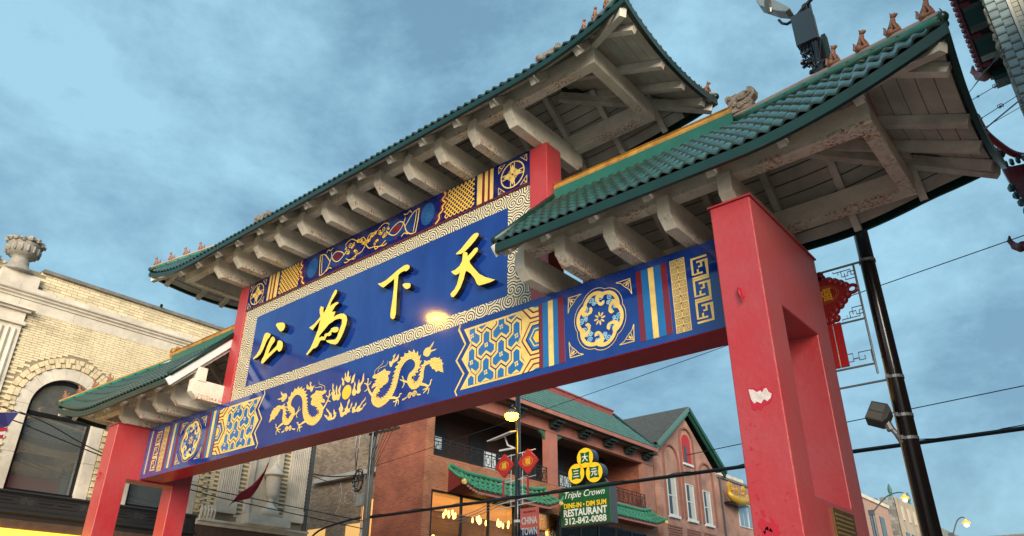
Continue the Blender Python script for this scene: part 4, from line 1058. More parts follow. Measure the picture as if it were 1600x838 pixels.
def roof(label, sg, U, R, inner, Yf, Yb, zf, zc, zr, eave_tab, side_mid, ring, rafters, brk, singles, fh):
    """sg = +1/-1 for the side roofs, 0 for the upper one (symmetric)"""
    o = MB()
    ringx0, ringx1, ry0, ry1, rz0, rz1, rwy, rwx = ring
    def ridge_pt(ax):
        if ax <= R: return YC, zr
        f = (U-ax)/(U-R)
        return None, zc+(zr-zc)*f
    def mk(yedge):
        dz = 0.10 if yedge > 0 else 0.0
        def P(x): return Vector((x, yedge, interp(eave_tab, abs(x))+dz*min(1.0, (U-abs(x))/0.8)))
        def Q(x):
            ax = abs(x)
            if ax <= R: return Vector((x, YC, zr))
            f = max((U-ax)/(U-R), 0.0)
            return Vector((x, yedge+(YC-yedge)*f, max(zc+(zr-zc)*f, interp(eave_tab, ax)+0.001)))
        return P, Q
    Pf, Qf = mk(Yf); Pb, Qb = mk(Yb)
    xs = (inner, U) if sg else (-U, U)
    xlo, xhi = (xs if sg >= 0 else (-U, -inner))
    # root mesh of the roof is its ring of beams
    root = MB()
    def rb(a, c): root.box(a, c)
    X0 = (ringx0 if sg else -ringx1)
    if sg >= 0: rx0, rx1 = X0, ringx1
    else: rx0, rx1 = -ringx1, -ringx0
    rb((rx0, ry0, rz0), (rx1, ry0+rwy, rz1)); rb((rx0, ry1-rwy, rz0), (rx1, ry1, rz1))
    if sg >= 0: rb((rx1-rwx, ry0+rwy, rz0+0.001), (rx1-0.001, ry1-rwy, rz1-0.002))
    if sg <= 0: rb((rx0+0.001, ry0+rwy, rz0+0.001), (rx0+rwx, ry1-rwy, rz1-0.002))
    rf = root.build(('upper_roof' if sg == 0 else 'lower_roof'), CONC, gate, label=label, bevel=0.006)
    slope(Pf, Qf, xlo, xhi, rf, single_rows=singles, rafters=[x for x in rafters if xlo < x < xhi])
    Pbr = lambda s: Pb(-s); Qbr = lambda s: Qb(-s)
    slope(Pbr, Qbr, -xhi, -xlo, rf, rafters=[-x for x in rafters if xlo < x < xhi])
    fascia(Pf, xlo, xhi, rf, fh-0.045, GTRIM, (0, -1, 0), zoff=-0.045); fascia(Pb, xlo, xhi, rf, 0.11, GDARK, (0, 1, 0), t=0.02)
    for side in ((1, -1) if sg == 0 else (sg,)):
        zmid = side_mid
        def Ps(y, side=side):
            t = abs((y-(Yf+Yb)/2)/((Yb-Yf)/2)); t = min(t, 1)
            return Vector((side*(U-0.05*(1-t*t)), y, zmid+(zc-zmid)*t**2.2))
        def Qs(y, side=side):
            f = (y-Yf)/(YC-Yf) if y <= YC else (Yb-y)/(Yb-YC)
            f = min(max(f, 0.0), 1.0)
            a = Ps(y)
            return Vector((side*(U-(U-R)*f), y, max(zc+(zr-zc)*f, a.z+0.001)))
        sr = [Yf+0.42, YC-0.16, YC+0.42, Yb-0.33]
        if side > 0: slope(Ps, Qs, Yf, Yb, rf, rafters=sr)
        else: slope(lambda s: Ps(-s), lambda s: Qs(-s), -Yb, -Yf, rf, rafters=[-a for a in sr])
        fascia(Ps, Yf, Yb, rf, fh*0.95, GDARK, (side, 0, 0))
        # hips
        for ye in (Yf, Yb):
            pts = []
            for i in range(9):
                f = i/8
                pts.append((side*(U-(U-R)*f), ye+(YC-ye)*f, zc+(zr-zc)*f+0.055))
            b = MB(); b.tube([(x_, y_, z_-0.02) for x_, y_, z_ in pts], 0.052, 8); b.build('hip_cap', mat('green hip tile', (0.03, 0.17, 0.13), 0.28, var=0.3, coat=0.3), rf, smooth=True)
            b = MB()
            for p, q in zip(pts, pts[1:]):
                b.bar(Vector(p)+Vector((0,0,0.045)), Vector(q)+Vector((0,0,0.045)), 0.05, 0.03)
            b.build('hip_crest', mat('pinkish ridge crest', (0.42, 0.27, 0.21), 0.5, var=0.3) if side*sg >= 0 and sg != -1 else OCHRE, rf)
            b = MB(); p = Vector(pts[0]); b.blob(p-Vector((0,0,0.01)), 0.056, 10, 8); b.build('hip_end_cap', GDARK, rf, smooth=True)
            # hip rafter below
            cz = -0.30
            a = Vector((side*(U-0.06), ye+(0.06 if ye < 0 else -0.06), zc-0.20)); bq = Vector((side*(R+0.25), ye+(YC-ye)*0.9, zc+(zr-zc)*0.9-0.32))
            b = MB(); b.bar(a, bq, 0.10, 0.15); b.build('hip_rafter', RAFT, rf)
            # figures
            for f in (0.045, 0.17, 0.30, 0.43):
                p = Vector((side*(U-(U-R)*f), ye+(YC-ye)*f, zc+(zr-zc)*f+0.115))
                ang = atan2((ye-YC), side*(U-R))
                piece('ridge_beast', BEAST, Matrix.Translation(p) @ Matrix.Rotation(ang, 4, 'Z') @ Matrix.Scale(1.0 if sg == 1 else 0.85, 4), rf)
        ornament(rf, side*(R-0.04), zr+0.11, side, 1.0 if sg > 0 else (1.4 if sg == 0 else 0.8), GREYORN if sg >= 0 else OCHRE)
    # ridge
    a, c = (inner, R) if sg > 0 else ((-R, -inner) if sg < 0 else (-R, R))
    b = MB(); b.box((a, YC-0.085, zr-0.10), (c, YC+0.085, zr+0.115)); b.build('ridge_base', mat('teal green ridge trim', (0.02, 0.12, 0.09), 0.4, var=0.2), rf)
    n = int((c-a)/0.30)
    for i in range(n):
        x0 = a+(c-a)*i/n; x1 = a+(c-a)*(i+1)/n
        b = MB()
        b.prism([(YC+u, zr+0.072+v) for u, v in ((-0.07,0.045),(-0.085,0.075),(-0.06,0.13),(-0.085,0.145),(0,0.185),(0.085,0.145),(0.06,0.13),(0.085,0.075),(0.07,0.045))],
                lambda u, v, d: (d, u, v), x0+0.002, x1-0.002)
        b.build('ridge_tile', OCHRE, rf)
    # inner gable verge of the side roofs
    if sg:
        for P, Q in ((Pf, Qf), (Pb, Qb)):
            x = sg*inner
            p, q = P(x), Q(x)
            off = Vector((-sg*0.03, 0, 0))
            b = MB(); b.tube([p+off+Vector((0,0,0.02)), q+off+Vector((0,0,0.06))], 0.055, 8); b.build('verge_cap', GTRIM, rf, smooth=True)
            b = MB(); b.bar(p+off+Vector((0,0,-0.14)), q+off+Vector((0,0,-0.10)), 0.03, 0.15); b.build('bargeboard', WHITEP if sg < 0 else CONC, rf)
    for xc in brk[0]:
        bracket(xc, brk[1], brk[2], brk[3], brk[4], brk[5], rf)
    return rf

up_tab = [(0, 8.92), (4.4, 8.92)] + [(4.4+1.98*i/10, 8.92+0.35*(i/10)**2.2) for i in range(1, 11)]
roof('upper green tiled roof over the name panel', 0, 6.38, 4.0, 0, -1.17, 1.52, None, 9.27, 10.05, up_tab, 9.13,
     (0, 5.58, -0.709, 0.977, 8.925, 9.245, 0.165, 0.15), [-5.1+0.757*i for i in range(15)],
     ([-4.06+0.738*i for i in range(12)], -0.79, 1.06, 8.985, 8.74, 8.578), 1, 0.135)
lo_tab = [(4.2, 6.30), (7.6, 6.285)] + [(7.6+2.02*i/10, 6.285+0.415*(i/10)**1.7) for i in range(1, 11)]
for sg, lab, sr in ((1, 'near lower green tiled roof over the pink pillar', 9), (-1, 'far lower green tiled roof over the left pillar', 0)):
    roof(lab, sg, 9.62, 7.1, 4.24, -1.2, 1.54, None, 6.70, 7.63, lo_tab, 6.50,
         (4.14, 8.755, -0.642, 1.096, 6.327, 6.61, 0.18, 0.15), [sg*x for x in (4.30, 4.91, 5.64, 6.39, 7.18, 7.96, 8.73)],
         ([sg*x for x in (4.24, 4.905, 5.65, 6.41, 7.18)], -0.72, 1.18, 6.355, 6.10, 5.967), sr, 0.165)
#b = MB(); b.tube([(4.30,0.35,8.45),(4.30,0.40,8.95),(4.36,0.2,9.0),(4.62,-0.1,9.02),(4.60,-0.12,8.95)], 0.012, 6); b.build('cable_loop', BLKM, gate)

# ------------------------------------------------------------------ brick texture material for far walls
def brick_mat(name, ax, c1, c2, mortar, bw=0.21, bh=0.075, rough=0.8):
    m, t, b = node_mat(name, rough, 0.0)
    br = t.nodes.new('ShaderNodeTexBrick')
    br.inputs['Scale'].default_value = 1.0
    br.inputs['Brick Width'].default_value = bw
    br.inputs['Row Height'].default_value = bh
    br.inputs['Mortar Size'].default_value = 0.010
    br.inputs['Mortar Smooth'].default_value = 0.3
    br.inputs['Bias'].default_value = 0.1
    br.inputs['Color1'].default_value = (*c1, 1); br.inputs['Color2'].default_value = (*c2, 1); br.inputs['Mortar'].default_value = (*mortar, 1)
    v = flat_xy(t, 1.0, ax); t.links.new(v, br.inputs['Vector'])
    n = t.nodes.new('ShaderNodeTexNoise'); n.inputs['Scale'].default_value = 0.9; n.inputs['Detail'].default_value = 8
    g = t.nodes.new('ShaderNodeNewGeometry'); t.links.new(g.outputs['Position'], n.inputs['Vector'])
    mr = t.nodes.new('ShaderNodeMapRange'); mr.inputs['From Min'].default_value = 0.3; mr.inputs['From Max'].default_value = 0.75; mr.inputs['To Min'].default_value = 0.55; mr.inputs['To Max'].default_value = 1.15
    t.links.new(n.outputs['Fac'], mr.inputs['Value'])
    hs = t.nodes.new('ShaderNodeHueSaturation'); t.links.new(mr.outputs['Result'], hs.inputs['Value']); t.links.new(br.outputs['Color'], hs.inputs['Color'])
    t.links.new(hs.outputs['Color'], b.inputs['Base Color'])
    bu = t.nodes.new('ShaderNodeBump'); bu.inputs['Strength'].default_value = 0.5; bu.inputs['Distance'].default_value = 0.012
    inv = math_(t, 'SUBTRACT', 1.0, br.outputs['Fac']); t.links.new(inv, bu.inputs['Height']); t.links.new(bu.outputs['Normal'], b.inputs['Normal'])
    return m
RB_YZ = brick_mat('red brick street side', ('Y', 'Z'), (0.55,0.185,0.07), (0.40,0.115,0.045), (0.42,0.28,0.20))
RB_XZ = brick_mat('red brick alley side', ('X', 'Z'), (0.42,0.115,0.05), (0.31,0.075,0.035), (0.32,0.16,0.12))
TAN_XZ = brick_mat('sooty tan brick', ('X', 'Z'), (0.42,0.31,0.20), (0.24,0.17,0.12), (0.27,0.21,0.16), 0.22, 0.08)
PK_YZ = brick_mat('painted pink brick', ('Y', 'Z'), (0.56,0.31,0.23), (0.50,0.27,0.20), (0.40,0.21,0.16))
DKB = brick_mat('dark red brick side', ('X', 'Z'), (0.13,0.035,0.025), (0.09,0.025,0.02), (0.15,0.09,0.07))
GREYB = brick_mat('grey rubble stone', ('X', 'Z'), (0.30,0.29,0.26), (0.16,0.155,0.14), (0.10,0.10,0.09), 0.55, 0.32)
TANST = mat('tan terracotta front', (0.42,0.34,0.25), 0.8, var=0.3, vscale=0.8)
PINKP = mat('salmon painted trim', (0.46,0.17,0.12), 0.55, var=0.25, vscale=1.5)
LITY = mat('lit yellow sign box', (0.8,0.5,0.05), 0.4, emit=(1.0,0.55,0.05), estr=1.3)

# ------------------------------------------------------------------ cream brick building, left of the gate
XF = -11.0
cb = thing('cream_brick_building', (-13, 1.5, 0), 'cream brick building with arched windows and stone cornice behind the left pillar', 'building')
WZ0, WZ1 = 4.95, 9.25
win = [-0.62, 2.27]
ZC, RG, RS = 6.94, 0.80, 1.10
def YZ(x0): return lambda u, v, d: (x0+d, u, v)
b = MB()
b.box((-22, -16, 0), (XF-0.40, 7.06, 9.8))
FW = YZ(XF)
def flatb(y0, y1, z0, z1): b.box((XF-0.39, y0, z0), (XF, y1, z1))
flatb(-16, win[0]-RS-0.1, 0, 9.8); flatb(win[0]+RS+0.1, win[1]-RS-0.1, 0, 9.8); flatb(win[1]+RS+0.1, 7.06, 0, 9.8)
for yc in win:
    arcL = [(yc-RS*sin(t), ZC+RS*cos(t)) for t in [pi/2*i/12 for i in range(13)]]      # top -> left
    polyL = [(yc, 9.8), (yc-RS-0.1, 9.8), (yc-RS-0.1, WZ0-0.1), (yc-RS, WZ0-0.1)] + arcL[::-1]
    b.prism(polyL, FW, 0, -0.39)
    polyR = [(2*yc-y, z) for y, z in polyL][::-1]
    b.prism(polyR, FW, 0, -0.39)
    b.box((XF-0.39, yc-RS, 0), (XF, yc+RS, WZ0-0.12))
b.box((-22, -16, 9.8), (XF-0.25, 7.06, 10.43))
wall = b.build('wall', CMORT, cb)
# windows
for yc in win:
    def arch(r, zb=WZ0-0.08, n=20):
        return [(yc-r, zb)] + [(yc-r*cos(pi*i/n), ZC+r*sin(pi*i/n)) for i in range(n+1)] + [(yc+r, zb)]
    def band(name, r0, r1, d0, d1, m, par, zb=WZ0-0.08):
        A_, B_ = arch(r0, zb), arch(r1, zb); n = len(A_); bb = MB(); f = YZ(XF)
        vs = [f(*p, d0) for p in A_]+[f(*p, d0) for p in B_]+[f(*p, d1) for p in A_]+[f(*p, d1) for p in B_]
        fs = []
        for i in range(n-1):
            fs += [(i, i+1, n+i+1, n+i), (2*n+i, 3*n+i, 3*n+i+1, 2*n+i+1), (i, 2*n+i, 2*n+i+1, i+1), (n+i, n+i+1, 3*n+i+1, 3*n+i)]
        bb.add(vs, fs); return bb.build(name, m, par)
    w = band('window_frame', RG-0.085, RG, -0.10, -0.20, BFRAME, cb)
    bb = MB(); bb.prism(arch(RG-0.08), YZ(XF-0.17), 0, -0.01); bb.build('pane', GLASS, w)
    bb = MB(); bb.box((XF-0.165, yc-RG, 6.74), (XF-0.10, yc+RG, 6.83)); bb.build('transom', BFRAME, w)
    bb = MB(); bb.box((XF-0.2, yc-RG-0.05, WZ0-0.12), (XF-0.06, yc+RG+0.05, WZ0-0.01)); bb.build('sill', BFRAME, w)
    # stone surround in blocks
    n = 9
    edges = [WZ0-0.1, 5.75, ZC]
    for sgn in (-1, 1):
        for za, zb in zip(edges, edges[1:]):
            bb = MB(); bb.box((XF-0.30, yc+sgn*RG, za+0.003), (XF+0.028, yc+sgn*RS, zb-0.003)); bb.build('stone_block', STONE, cb, bevel=0.006)
    for i in range(n):
        t0, t1 = pi*i/n+0.003, pi*(i+1)/n-0.003
        pl = [(yc+RS*cos(t0+(t1-t0)*k/4), ZC+RS*sin(t0+(t1-t0)*k/4)) for k in range(5)] + [(yc+RG*cos(t1-(t1-t0)*k/4), ZC+RG*sin(t1-(t1-t0)*k/4)) for k in range(5)]
        bb = MB(); bb.prism(pl, YZ(XF), 0.028, -0.30); bb.build('stone_block', STONE, cb)
    # two rings of header bricks round the arch
    for ring, (r0, r1) in enumerate(((1.115, 1.235), (1.245, 1.365))):
        nb = 30+3*ring
        for i in range(nb):
            if (i+ring) % 2: dd = 0.03
            else: dd = 0.075
            t0, t1 = pi*i/nb+0.006, pi*(i+1)/nb-0.006
            if not (-1 < yc < 0) and i > 8: continue
            pl = [(yc+r1*cos(t0), ZC+r1*sin(t0)), (yc+r1*cos(t1), ZC+r1*sin(t1)), (yc+r0*cos(t1), ZC+r0*sin(t1)), (yc+r0*cos(t0), ZC+r0*sin(t0))]
            bb = MB(); bb.prism(pl, YZ(XF), dd, -0.02); bb.build('header_brick', CBRICK, cb)
    # toothed jamb bricks
    z = WZ0; k = 0
    while z < ZC-0.02:
        for sgn in (-1, 1):
            if sgn < 0 and yc > 0: continue
            for j in (0, 1):
                y0 = yc+sgn*(RS+0.015+0.125*j); dd = 0.075 if (k+j) % 2 else 0.02
                bb = MB(); bb.box((XF-0.02, y0, z+0.004), (XF+dd, y0+sgn*0.118, z+0.074)); bb.build('header_brick', CBRICK, cb)
        z += 0.082; k += 1
# field bricks
def blocked(y, z, h):
    for yc in win:
        if z < ZC+0.03 and abs(y-yc) < RS+0.275: return True
        if z >= ZC-0.05 and hypot(y-yc, z-ZC) < 1.42: return True
    return False
near = []; far = MB()
BW, BH = 0.262, 0.0625
r = 0; z = 4.9
while z < 9.22:
    y = -4.4 + (BW/2 if r % 2 else 0)
    while y < 7.0:
        yc_ = y+BW/2
        if not blocked(yc_, z, BH) and not (-3.45 < yc_ < -2.08) and not (3.90 < yc_ < 4.72 and z < 9.0) and not (4.84 < yc_ < 6.12 and z < 8.6) and not (6.26 < yc_ < 7.1 and z < 9.0) and (z > 8.4 or yc_ < 3.3 or True):
            j = random.uniform(0, 0.006)
            if -3.2 < yc_ < -0.6 and 8.75 < z < 9.2 and len(near) < 80: near.append((y, z, BW, BH, j))
            else: far.box((XF-0.03, y+0.005, z+0.005), (XF+0.010+j, y+BW-0.006, z+BH-0.005))
        y += BW
    z += BH; r += 1
# parapet bricks, larger in the picture
BW2, BH2 = 0.285, 0.083
z = 9.87; r = 0
while z < 10.40:
    y = -4.0 + (BW2/2 if r % 2 else 0)
    while y < 6.6:
        if not (-2.98 < y+BW2/2 < -1.95) and y > -3.6:
            near.append((y, z, BW2, BH2, random.uniform(0, 0.006)-0.20))
        y += BW2
    z += BH2; r += 1
SB = MB(); SB.box((-0.03, 0.0, 0.0), (0.012, 1.0, 1.0)); SB = shared('brick', SB, CBRICK)
near = near[:296]
for (y, z, w_, h_, j) in near:
    piece('brick', SB, Matrix.Translation((XF+j, y+0.006, z+0.005)) @ Matrix.Diagonal((1.0, w_-0.011, h_-0.010, 1.0)), wall)
for (y, z, w_, h_, j) in near[296:]: pass
far.build('bricks', CBRICK, wall, kind='stuff')
b = MB(); b.box((XF-0.26, -16, 9.8), (XF-0.205, 7.06, 10.43)); b.build('parapet_wall', CMORT, cb)
# cornice
def blocks(y0, y1, L, z0, z1, x1, name='cornice_stone', m=STONE, x0=-0.22, joint=0.006):
    n = max(1, round((y1-y0)/L)); 
    for i in range(n):
        a = y0+(y1-y0)*i/n; c = y0+(y1-y0)*(i+1)/n
        bb = MB(); bb.box((XF+x0, a+joint/2, z0), (XF+x1, c-joint/2, z1)); bb.build(name, m, cb, bevel=0.005)
blocks(-5.0, 7.06, 1.35, 9.245, 9.52, 0.02)
b = MB()
prof = [(0.0, 9.522), (0.05, 9.522), (0.06, 9.57), (0.11, 9.60), (0.115, 9.64), (0.17, 9.665), (0.18, 9.70), (0.0, 9.72)]
b.prism(prof, lambda u, v, d: (XF+u, d, v), -5.0, 7.06); b.build('cornice_moulding', STONE, cb)
blocks(-5.0, 7.06, 0.86, 9.722, 9.865, 0.06)
blocks(-1.98, 7.06, 1.5, 10.432, 10.53, -0.10, 'coping_stone', SOOT, -0.62)
blocks(-16.0, -3.0, 1.5, 10.40, 10.50, -0.10, 'coping_stone', SOOT, -0.62)
b = MB(); b.box((XF-0.5, -2.93, 9.866), (XF+0.02, -2.02, 10.20)); b.build('urn_pedestal', STONE, cb, bevel=0.01)
b = MB()
uc = (XF-0.22, -2.56, 10.20)
b.lathe(uc, [(0.40,0),(0.42,0.04),(0.36,0.10),(0.27,0.17),(0.23,0.26),(0.22,0.36),(0.20,0.42),(0.27,0.46),(0.36,0.53),(0.40,0.62),(0.40,0.70),(0.35,0.77),(0.40,0.80),(0.38,0.84)], 24)
urn = b.build('urn', mat('grey weathered stone', (0.36,0.33,0.28), 0.85, var=0.35, vscale=9.0, bump=0.6, bscale=25.0, dirt=0.5), cb, smooth=True)
b = MB()
for k in range(26):
    t = k*2.4; rr_ = 0.40*sqrt((k+1)/26) if k < 12 else 0.40
    if k >= 12: t = 2*pi*(k-12)/14
    b.blob((uc[0]+rr_*cos(t), uc[1]+rr_*sin(t), uc[2]+0.88+(0.05 if k < 12 else 0)+random.uniform(-.02,.03)), (0.085,0.085,0.07), 7, 5, jit=0.25)
b.build('carved_fruit', MATS['grey weathered stone'], urn)
b = MB()
for k in range(16):
    t = 2*pi*k/16
    b.blob((uc[0]+0.385*cos(t), uc[1]+0.385*sin(t), uc[2]+0.64), (0.045,0.045,0.11), 6, 5)
b.build('urn_gadroon', MATS['grey weathered stone'], urn, smooth=True)
b = MB(); b.tube([(XF-0.12, 1.25, 10.53), (XF-0.05, 1.22, 10.58), (XF+0.0, 1.2, 10.55)], 0.04, 6); b.build('camera', BLKM, cb)
# fluted pilasters
def pilaster(y0, y1, z0, z1, cap=True):
    bb = MB(); bb.box((XF-0.02, y0, z0), (XF+0.07, y1, z1)); p_ = bb.build('pilaster', STONE, cb)
    n = 8; w = (y1-y0-0.12)/n
    for i in range(n):
        yy = y0+0.06+w*i
        bb = MB(); bb.tube([(XF+0.07, yy+w/2, z0+0.35), (XF+0.07, yy+w/2, z1-0.12)], w*0.33, 6); bb.build('reed', STONE, p_)
    if cap:
        for (za, zb_, o_) in ((z1, z1+0.10, 0.05), (z1+0.10, z1+0.34, 0.0), (z1+0.34, z1+0.40, 0.08), (z1+0.40, z1+0.46, 0.16)):
            bb = MB(); bb.box((XF-0.02, y0-o_, za+0.001), (XF+0.10+o_, y1+o_, zb_)); bb.build('capital', STONE, p_)
    bb = MB(); bb.box((XF-0.02, y0-0.02, z0-0.02), (XF+0.10, y1+0.02, z0+0.34)); bb.build('pilaster_base', STONE, p_)
pilaster(-3.42, -2.12, 5.2, 8.80)
pilaster(3.99, 4.64, 5.05, 8.6)
pilaster(6.32, 7.00, 5.05, 8.6)
# niche with a stone lantern
b = MB(); b.box((XF-0.02, 4.90, 5.0), (XF+0.03, 6.03, 8.5)); nic = b.build('niche', STONE, cb)
b = MB(); b.box((XF+0.03, 4.90, 5.0), (XF+0.10, 5.08, 8.5)); b.box((XF+0.03, 5.85, 5.0), (XF+0.10, 6.03, 8.5)); b.build('niche_jamb', STONE, nic)
b = MB()
b.lathe((XF+0.34, 5.60, 5.02), [(0.30,0),(0.30,0.22),(0.20,0.26),(0.11,0.36),(0.085,0.50),(0.10,0.56),(0.16,0.60),(0.19,0.72),(0.235,1.20),(0.245,1.22),(0.33,1.225),(0.33,1.25),(0.20,1.40),(0.09,1.52),(0.045,1.62),(0.03,1.66)], 24)
b.build('stone_lantern', STONE, nic, smooth=True)
b = MB(); b.box((XF, 4.75, 4.75), (XF+0.66, 6.2, 5.02)); b.build('lantern_shelf', STONE, nic, bevel=0.01)
b = MB(); b.box((XF, 3.40, 4.60), (XF+0.30, 7.06, 4.70)); b.box((XF, 3.40, 4.70), (XF+0.42, 7.06, 4.76)); b.build('stone_ledge', STONE, cb, bevel=0.008)
b = MB(); b.box((XF, 3.40, 4.2), (XF+0.25, 7.06, 4.60)); b.build('ledge_timber', BROWN, cb)
b = MB()
for k in range(5): b.tube([(XF+0.30, 3.46+0.1*k, 4.78), (XF+0.36, 3.46+0.1*k, 5.0), (XF+0.30, 3.46+0.1*k, 5.12)], [0.045,0.05,0.02], 6)
b.build('carved_cresting', STONE, cb, kind='stuff')
# end post, a dark board painted for the shadowed corner
b = MB(); b.box((XF-0.02, 7.06, 0), (XF+0.06, 7.20, 9.8)); b.build('corner_shade_board', DGREY, cb)
# black shop fascia
b = MB(); prof = [(0,4.84),(0.30,4.84),(0.32,4.80),(0.27,4.77),(0.24,4.74),(0.24,4.46),(0.28,4.43),(0.33,4.40),(0.33,4.34),(0.22,4.30),(0.22,4.22),(0,4.22)]
b.prism(prof, lambda u, v, d: (XF+u, d, v), -16, 3.38); fa = b.build('shop_fascia', CARVED, cb)
for k in range(5):
    y0 = -3.4+1.35*k
    bb = MB(); bb.box((XF+0.24, y0, 4.55), (XF+0.262, y0+0.95, 4.565)); bb.box((XF+0.24, y0, 4.70), (XF+0.262, y0+0.95, 4.712)); bb.build('fascia_moulding', CARVED, fa)
    for j in (0, 1):
        bb = MB(); bb.tube([(XF+0.24, y0+0.12+0.42*j, 4.62), (XF+0.27, y0+0.12+0.42*j, 4.62)], 0.001, 4); bb.box((XF+0.241, y0+0.06+0.43*j, 4.605), (XF+0.244, y0+0.40+0.43*j, 4.64)); bb.build('fascia_slot', mat('slot shadow black', (0.001,0.001,0.001), 0.9), fa)
    bb = MB()
    for (u_, a_) in ((1.08, 0.5), (1.24, 2.6)): rib(bb, spiral(y0+u_, 4.62, 0.075, 1.6, a_), 0.016, lambda u, v, d: (XF+0.24-d, u, v), -0.02, 0)
    bb.build('fascia_carving', mat('dusty black carving', (0.06,0.058,0.055), 0.6), fa)
b = MB(); b.box((XF, -16, 4.02), (XF+0.20, 3.38, 4.218)); b.build('timber_band', BROWN, cb)
b = MB(); b.box((XF+0.02, -16, 3.2), (XF+0.30, 1.0, 3.99)); b.build('lit_sign_box', LITY, cb)

# ------------------------------------------------------------------ tan brick building in the alley
tb = thing('tan_brick_building', (-20, 15, 0), 'sooty tan brick side wall behind the wooden utility pole in the alley', 'building')
b = MB(); b.box((-34, 12.9, 0), (-13.85, 26, 13)); b.build('wall', TAN_XZ, tb)
b = MB(); b.box((-34, 12.7, 12.9), (-13.8, 26.2, 13.1)); b.build('coping', SOOT, tb)
for k in range(3):
    b = MB(); b.box((-21.4+k*2.6, 12.86, 4.2), (-20.2+k*2.6, 12.9, 6.1)); b.build('window', mat('warm lit alley window', (0.3,0.2,0.08), 0.4, emit=(1.0,0.55,0.15), estr=0.5), tb)

# ------------------------------------------------------------------ restaurant with tiled roof and balcony
tr = thing('restaurant_building', (-15, 20, 0), 'red brick restaurant with balcony, green tiled roof and lit windows beyond the gate', 'building')
Y0, Y1 = 12.2, 29.6
b = MB()
b.box((-13.8, Y0, 0), (-11.0, 12.62, 11.2))                                # end wall
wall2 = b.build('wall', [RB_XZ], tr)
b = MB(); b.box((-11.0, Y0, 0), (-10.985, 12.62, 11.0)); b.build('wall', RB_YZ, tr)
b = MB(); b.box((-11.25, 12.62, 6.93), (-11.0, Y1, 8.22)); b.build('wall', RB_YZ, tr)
b = MB(); b.box((-11.25, 28.35, 0), (-11.0, Y1, 6.93)); b.box((-11.25, 28.45, 8.22), (-11.0, Y1, 11.0)); b.build('wall', mat('salmon brick pier', (0.42,0.19,0.13), 0.75, var=0.25, bump=0.4), tr)
b = MB(); b.box((-18.5, 12.62, 8.0), (-11.25, Y1, 8.20)); b.build('balcony_floor', PAVE, tr)
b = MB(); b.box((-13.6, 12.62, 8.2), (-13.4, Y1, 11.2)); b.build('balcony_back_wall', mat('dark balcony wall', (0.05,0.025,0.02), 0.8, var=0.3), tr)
b = MB(); b.box((-13.4, 28.45, 8.2), (-11.25, 28.6, 11.2)); b.build('balcony_side_wall', RB_XZ, tr)
for (ya, yb_) in ((14.4, 15.6), (17.2, 18.3), (20.9, 22.0), (23.2, 24.4)):
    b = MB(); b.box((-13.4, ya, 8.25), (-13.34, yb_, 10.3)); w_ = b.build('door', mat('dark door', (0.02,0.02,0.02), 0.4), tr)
for (ya, yb_, za, zb_) in ((17.0, 17.75, 8.3, 9.35), (21.2, 22.0, 8.3, 9.3), (22.6, 23.5, 8.3, 9.2), (13.9, 14.3, 8.9, 9.4)):
    b = MB(); b.box((-12.3, ya, za), (-12.27, yb_, zb_)); b.build('white_poster', mat('white poster', (0.55,0.62,0.66), 0.6), tr)
b = MB(); b.box((-11.25, 12.2, 10.62), (-10.96, Y1, 11.12)); b.build('eaves_beam', PINKP, tr)
b = MB(); b.box((-13.5, 12.2, 11.12), (-10.5, Y1-0.2, 11.2)); b.build('soffit', mat('brown soffit', (0.16,0.08,0.05), 0.7, var=0.3), tr)
for yc in (20.25,):
    b = MB(); b.box((-11.22, yc-0.42, 8.2), (-10.98, yc+0.42, 10.62)); c_ = b.build('column', PINKP, tr)
    for s in (-1, 1):
        b = MB(); b.prism([(yc+s*0.42, 10.62), (yc+s*0.95, 10.62), (yc+s*0.80, 10.50), (yc+s*0.60, 10.42), (yc+s*0.42, 10.22)], lambda u, v, d: (-11.1+d, u, v), -0.06, 0.06); b.build('corner_bracket', mat('dull green bracket', (0.05,0.13,0.09), 0.5), c_)
for yc in (14.6, 17.4, 20.25, 22.6, 24.8, 26.8, 28.6):
    o_ = MB()
    for dz, l in ((10.78, 0.25), (10.89, 0.42), (11.00, 0.60)):
        for dy in (-0.22, 0, 0.22):
            o_.box((-10.96, yc+dy-0.05, dz), (-10.96+l, yc+dy+0.05, dz+0.08))
        o_.box((-10.96+l-0.12, yc-0.30, dz+0.02), (-10.96+l-0.04, yc+0.30, dz+0.09))
    o_.build('bracket_cluster', mat('black green bracket', (0.02,0.035,0.03), 0.5), tr)
# railing
def railing(y0, y1, x=-10.98, z0=8.24, z1=8.92):
    b = MB()
    for z_ in (z0+0.02, z1-0.02, z1-0.16): b.box((x-0.02, y0, z_-0.015), (x+0.02, y1, z_+0.015))
    n = int((y1-y0)/0.42)
    for i in range(n+1):
        yy = y0+(y1-y0)*i/n
        b.box((x-0.015, yy-0.015, z0), (x+0.015, yy+0.015, z1))
        if i < n:
            w = (y1-y0)/n
            for (a, c, e, f) in ((0.25,0.2,0.75,0.2),(0.25,0.6,0.75,0.6),(0.25,0.2,0.25,0.6),(0.75,0.2,0.75,0.6),(0.0,0.4,0.25,0.4),(0.75,0.4,1.0,0.4),(0.5,0.6,0.5,0.78),(0.5,0.0,0.5,0.2)):
                b.bar((x, yy+a*w, z0+c*0.68), (x, yy+e*w, z0+f*0.68), 0.018, 0.018, upv=(1,0,0))
    b.build('railing', mat('black iron railing', (0.02,0.018,0.02), 0.5), tr)
railing(12.64, 19.82); railing(20.68, 28.44)
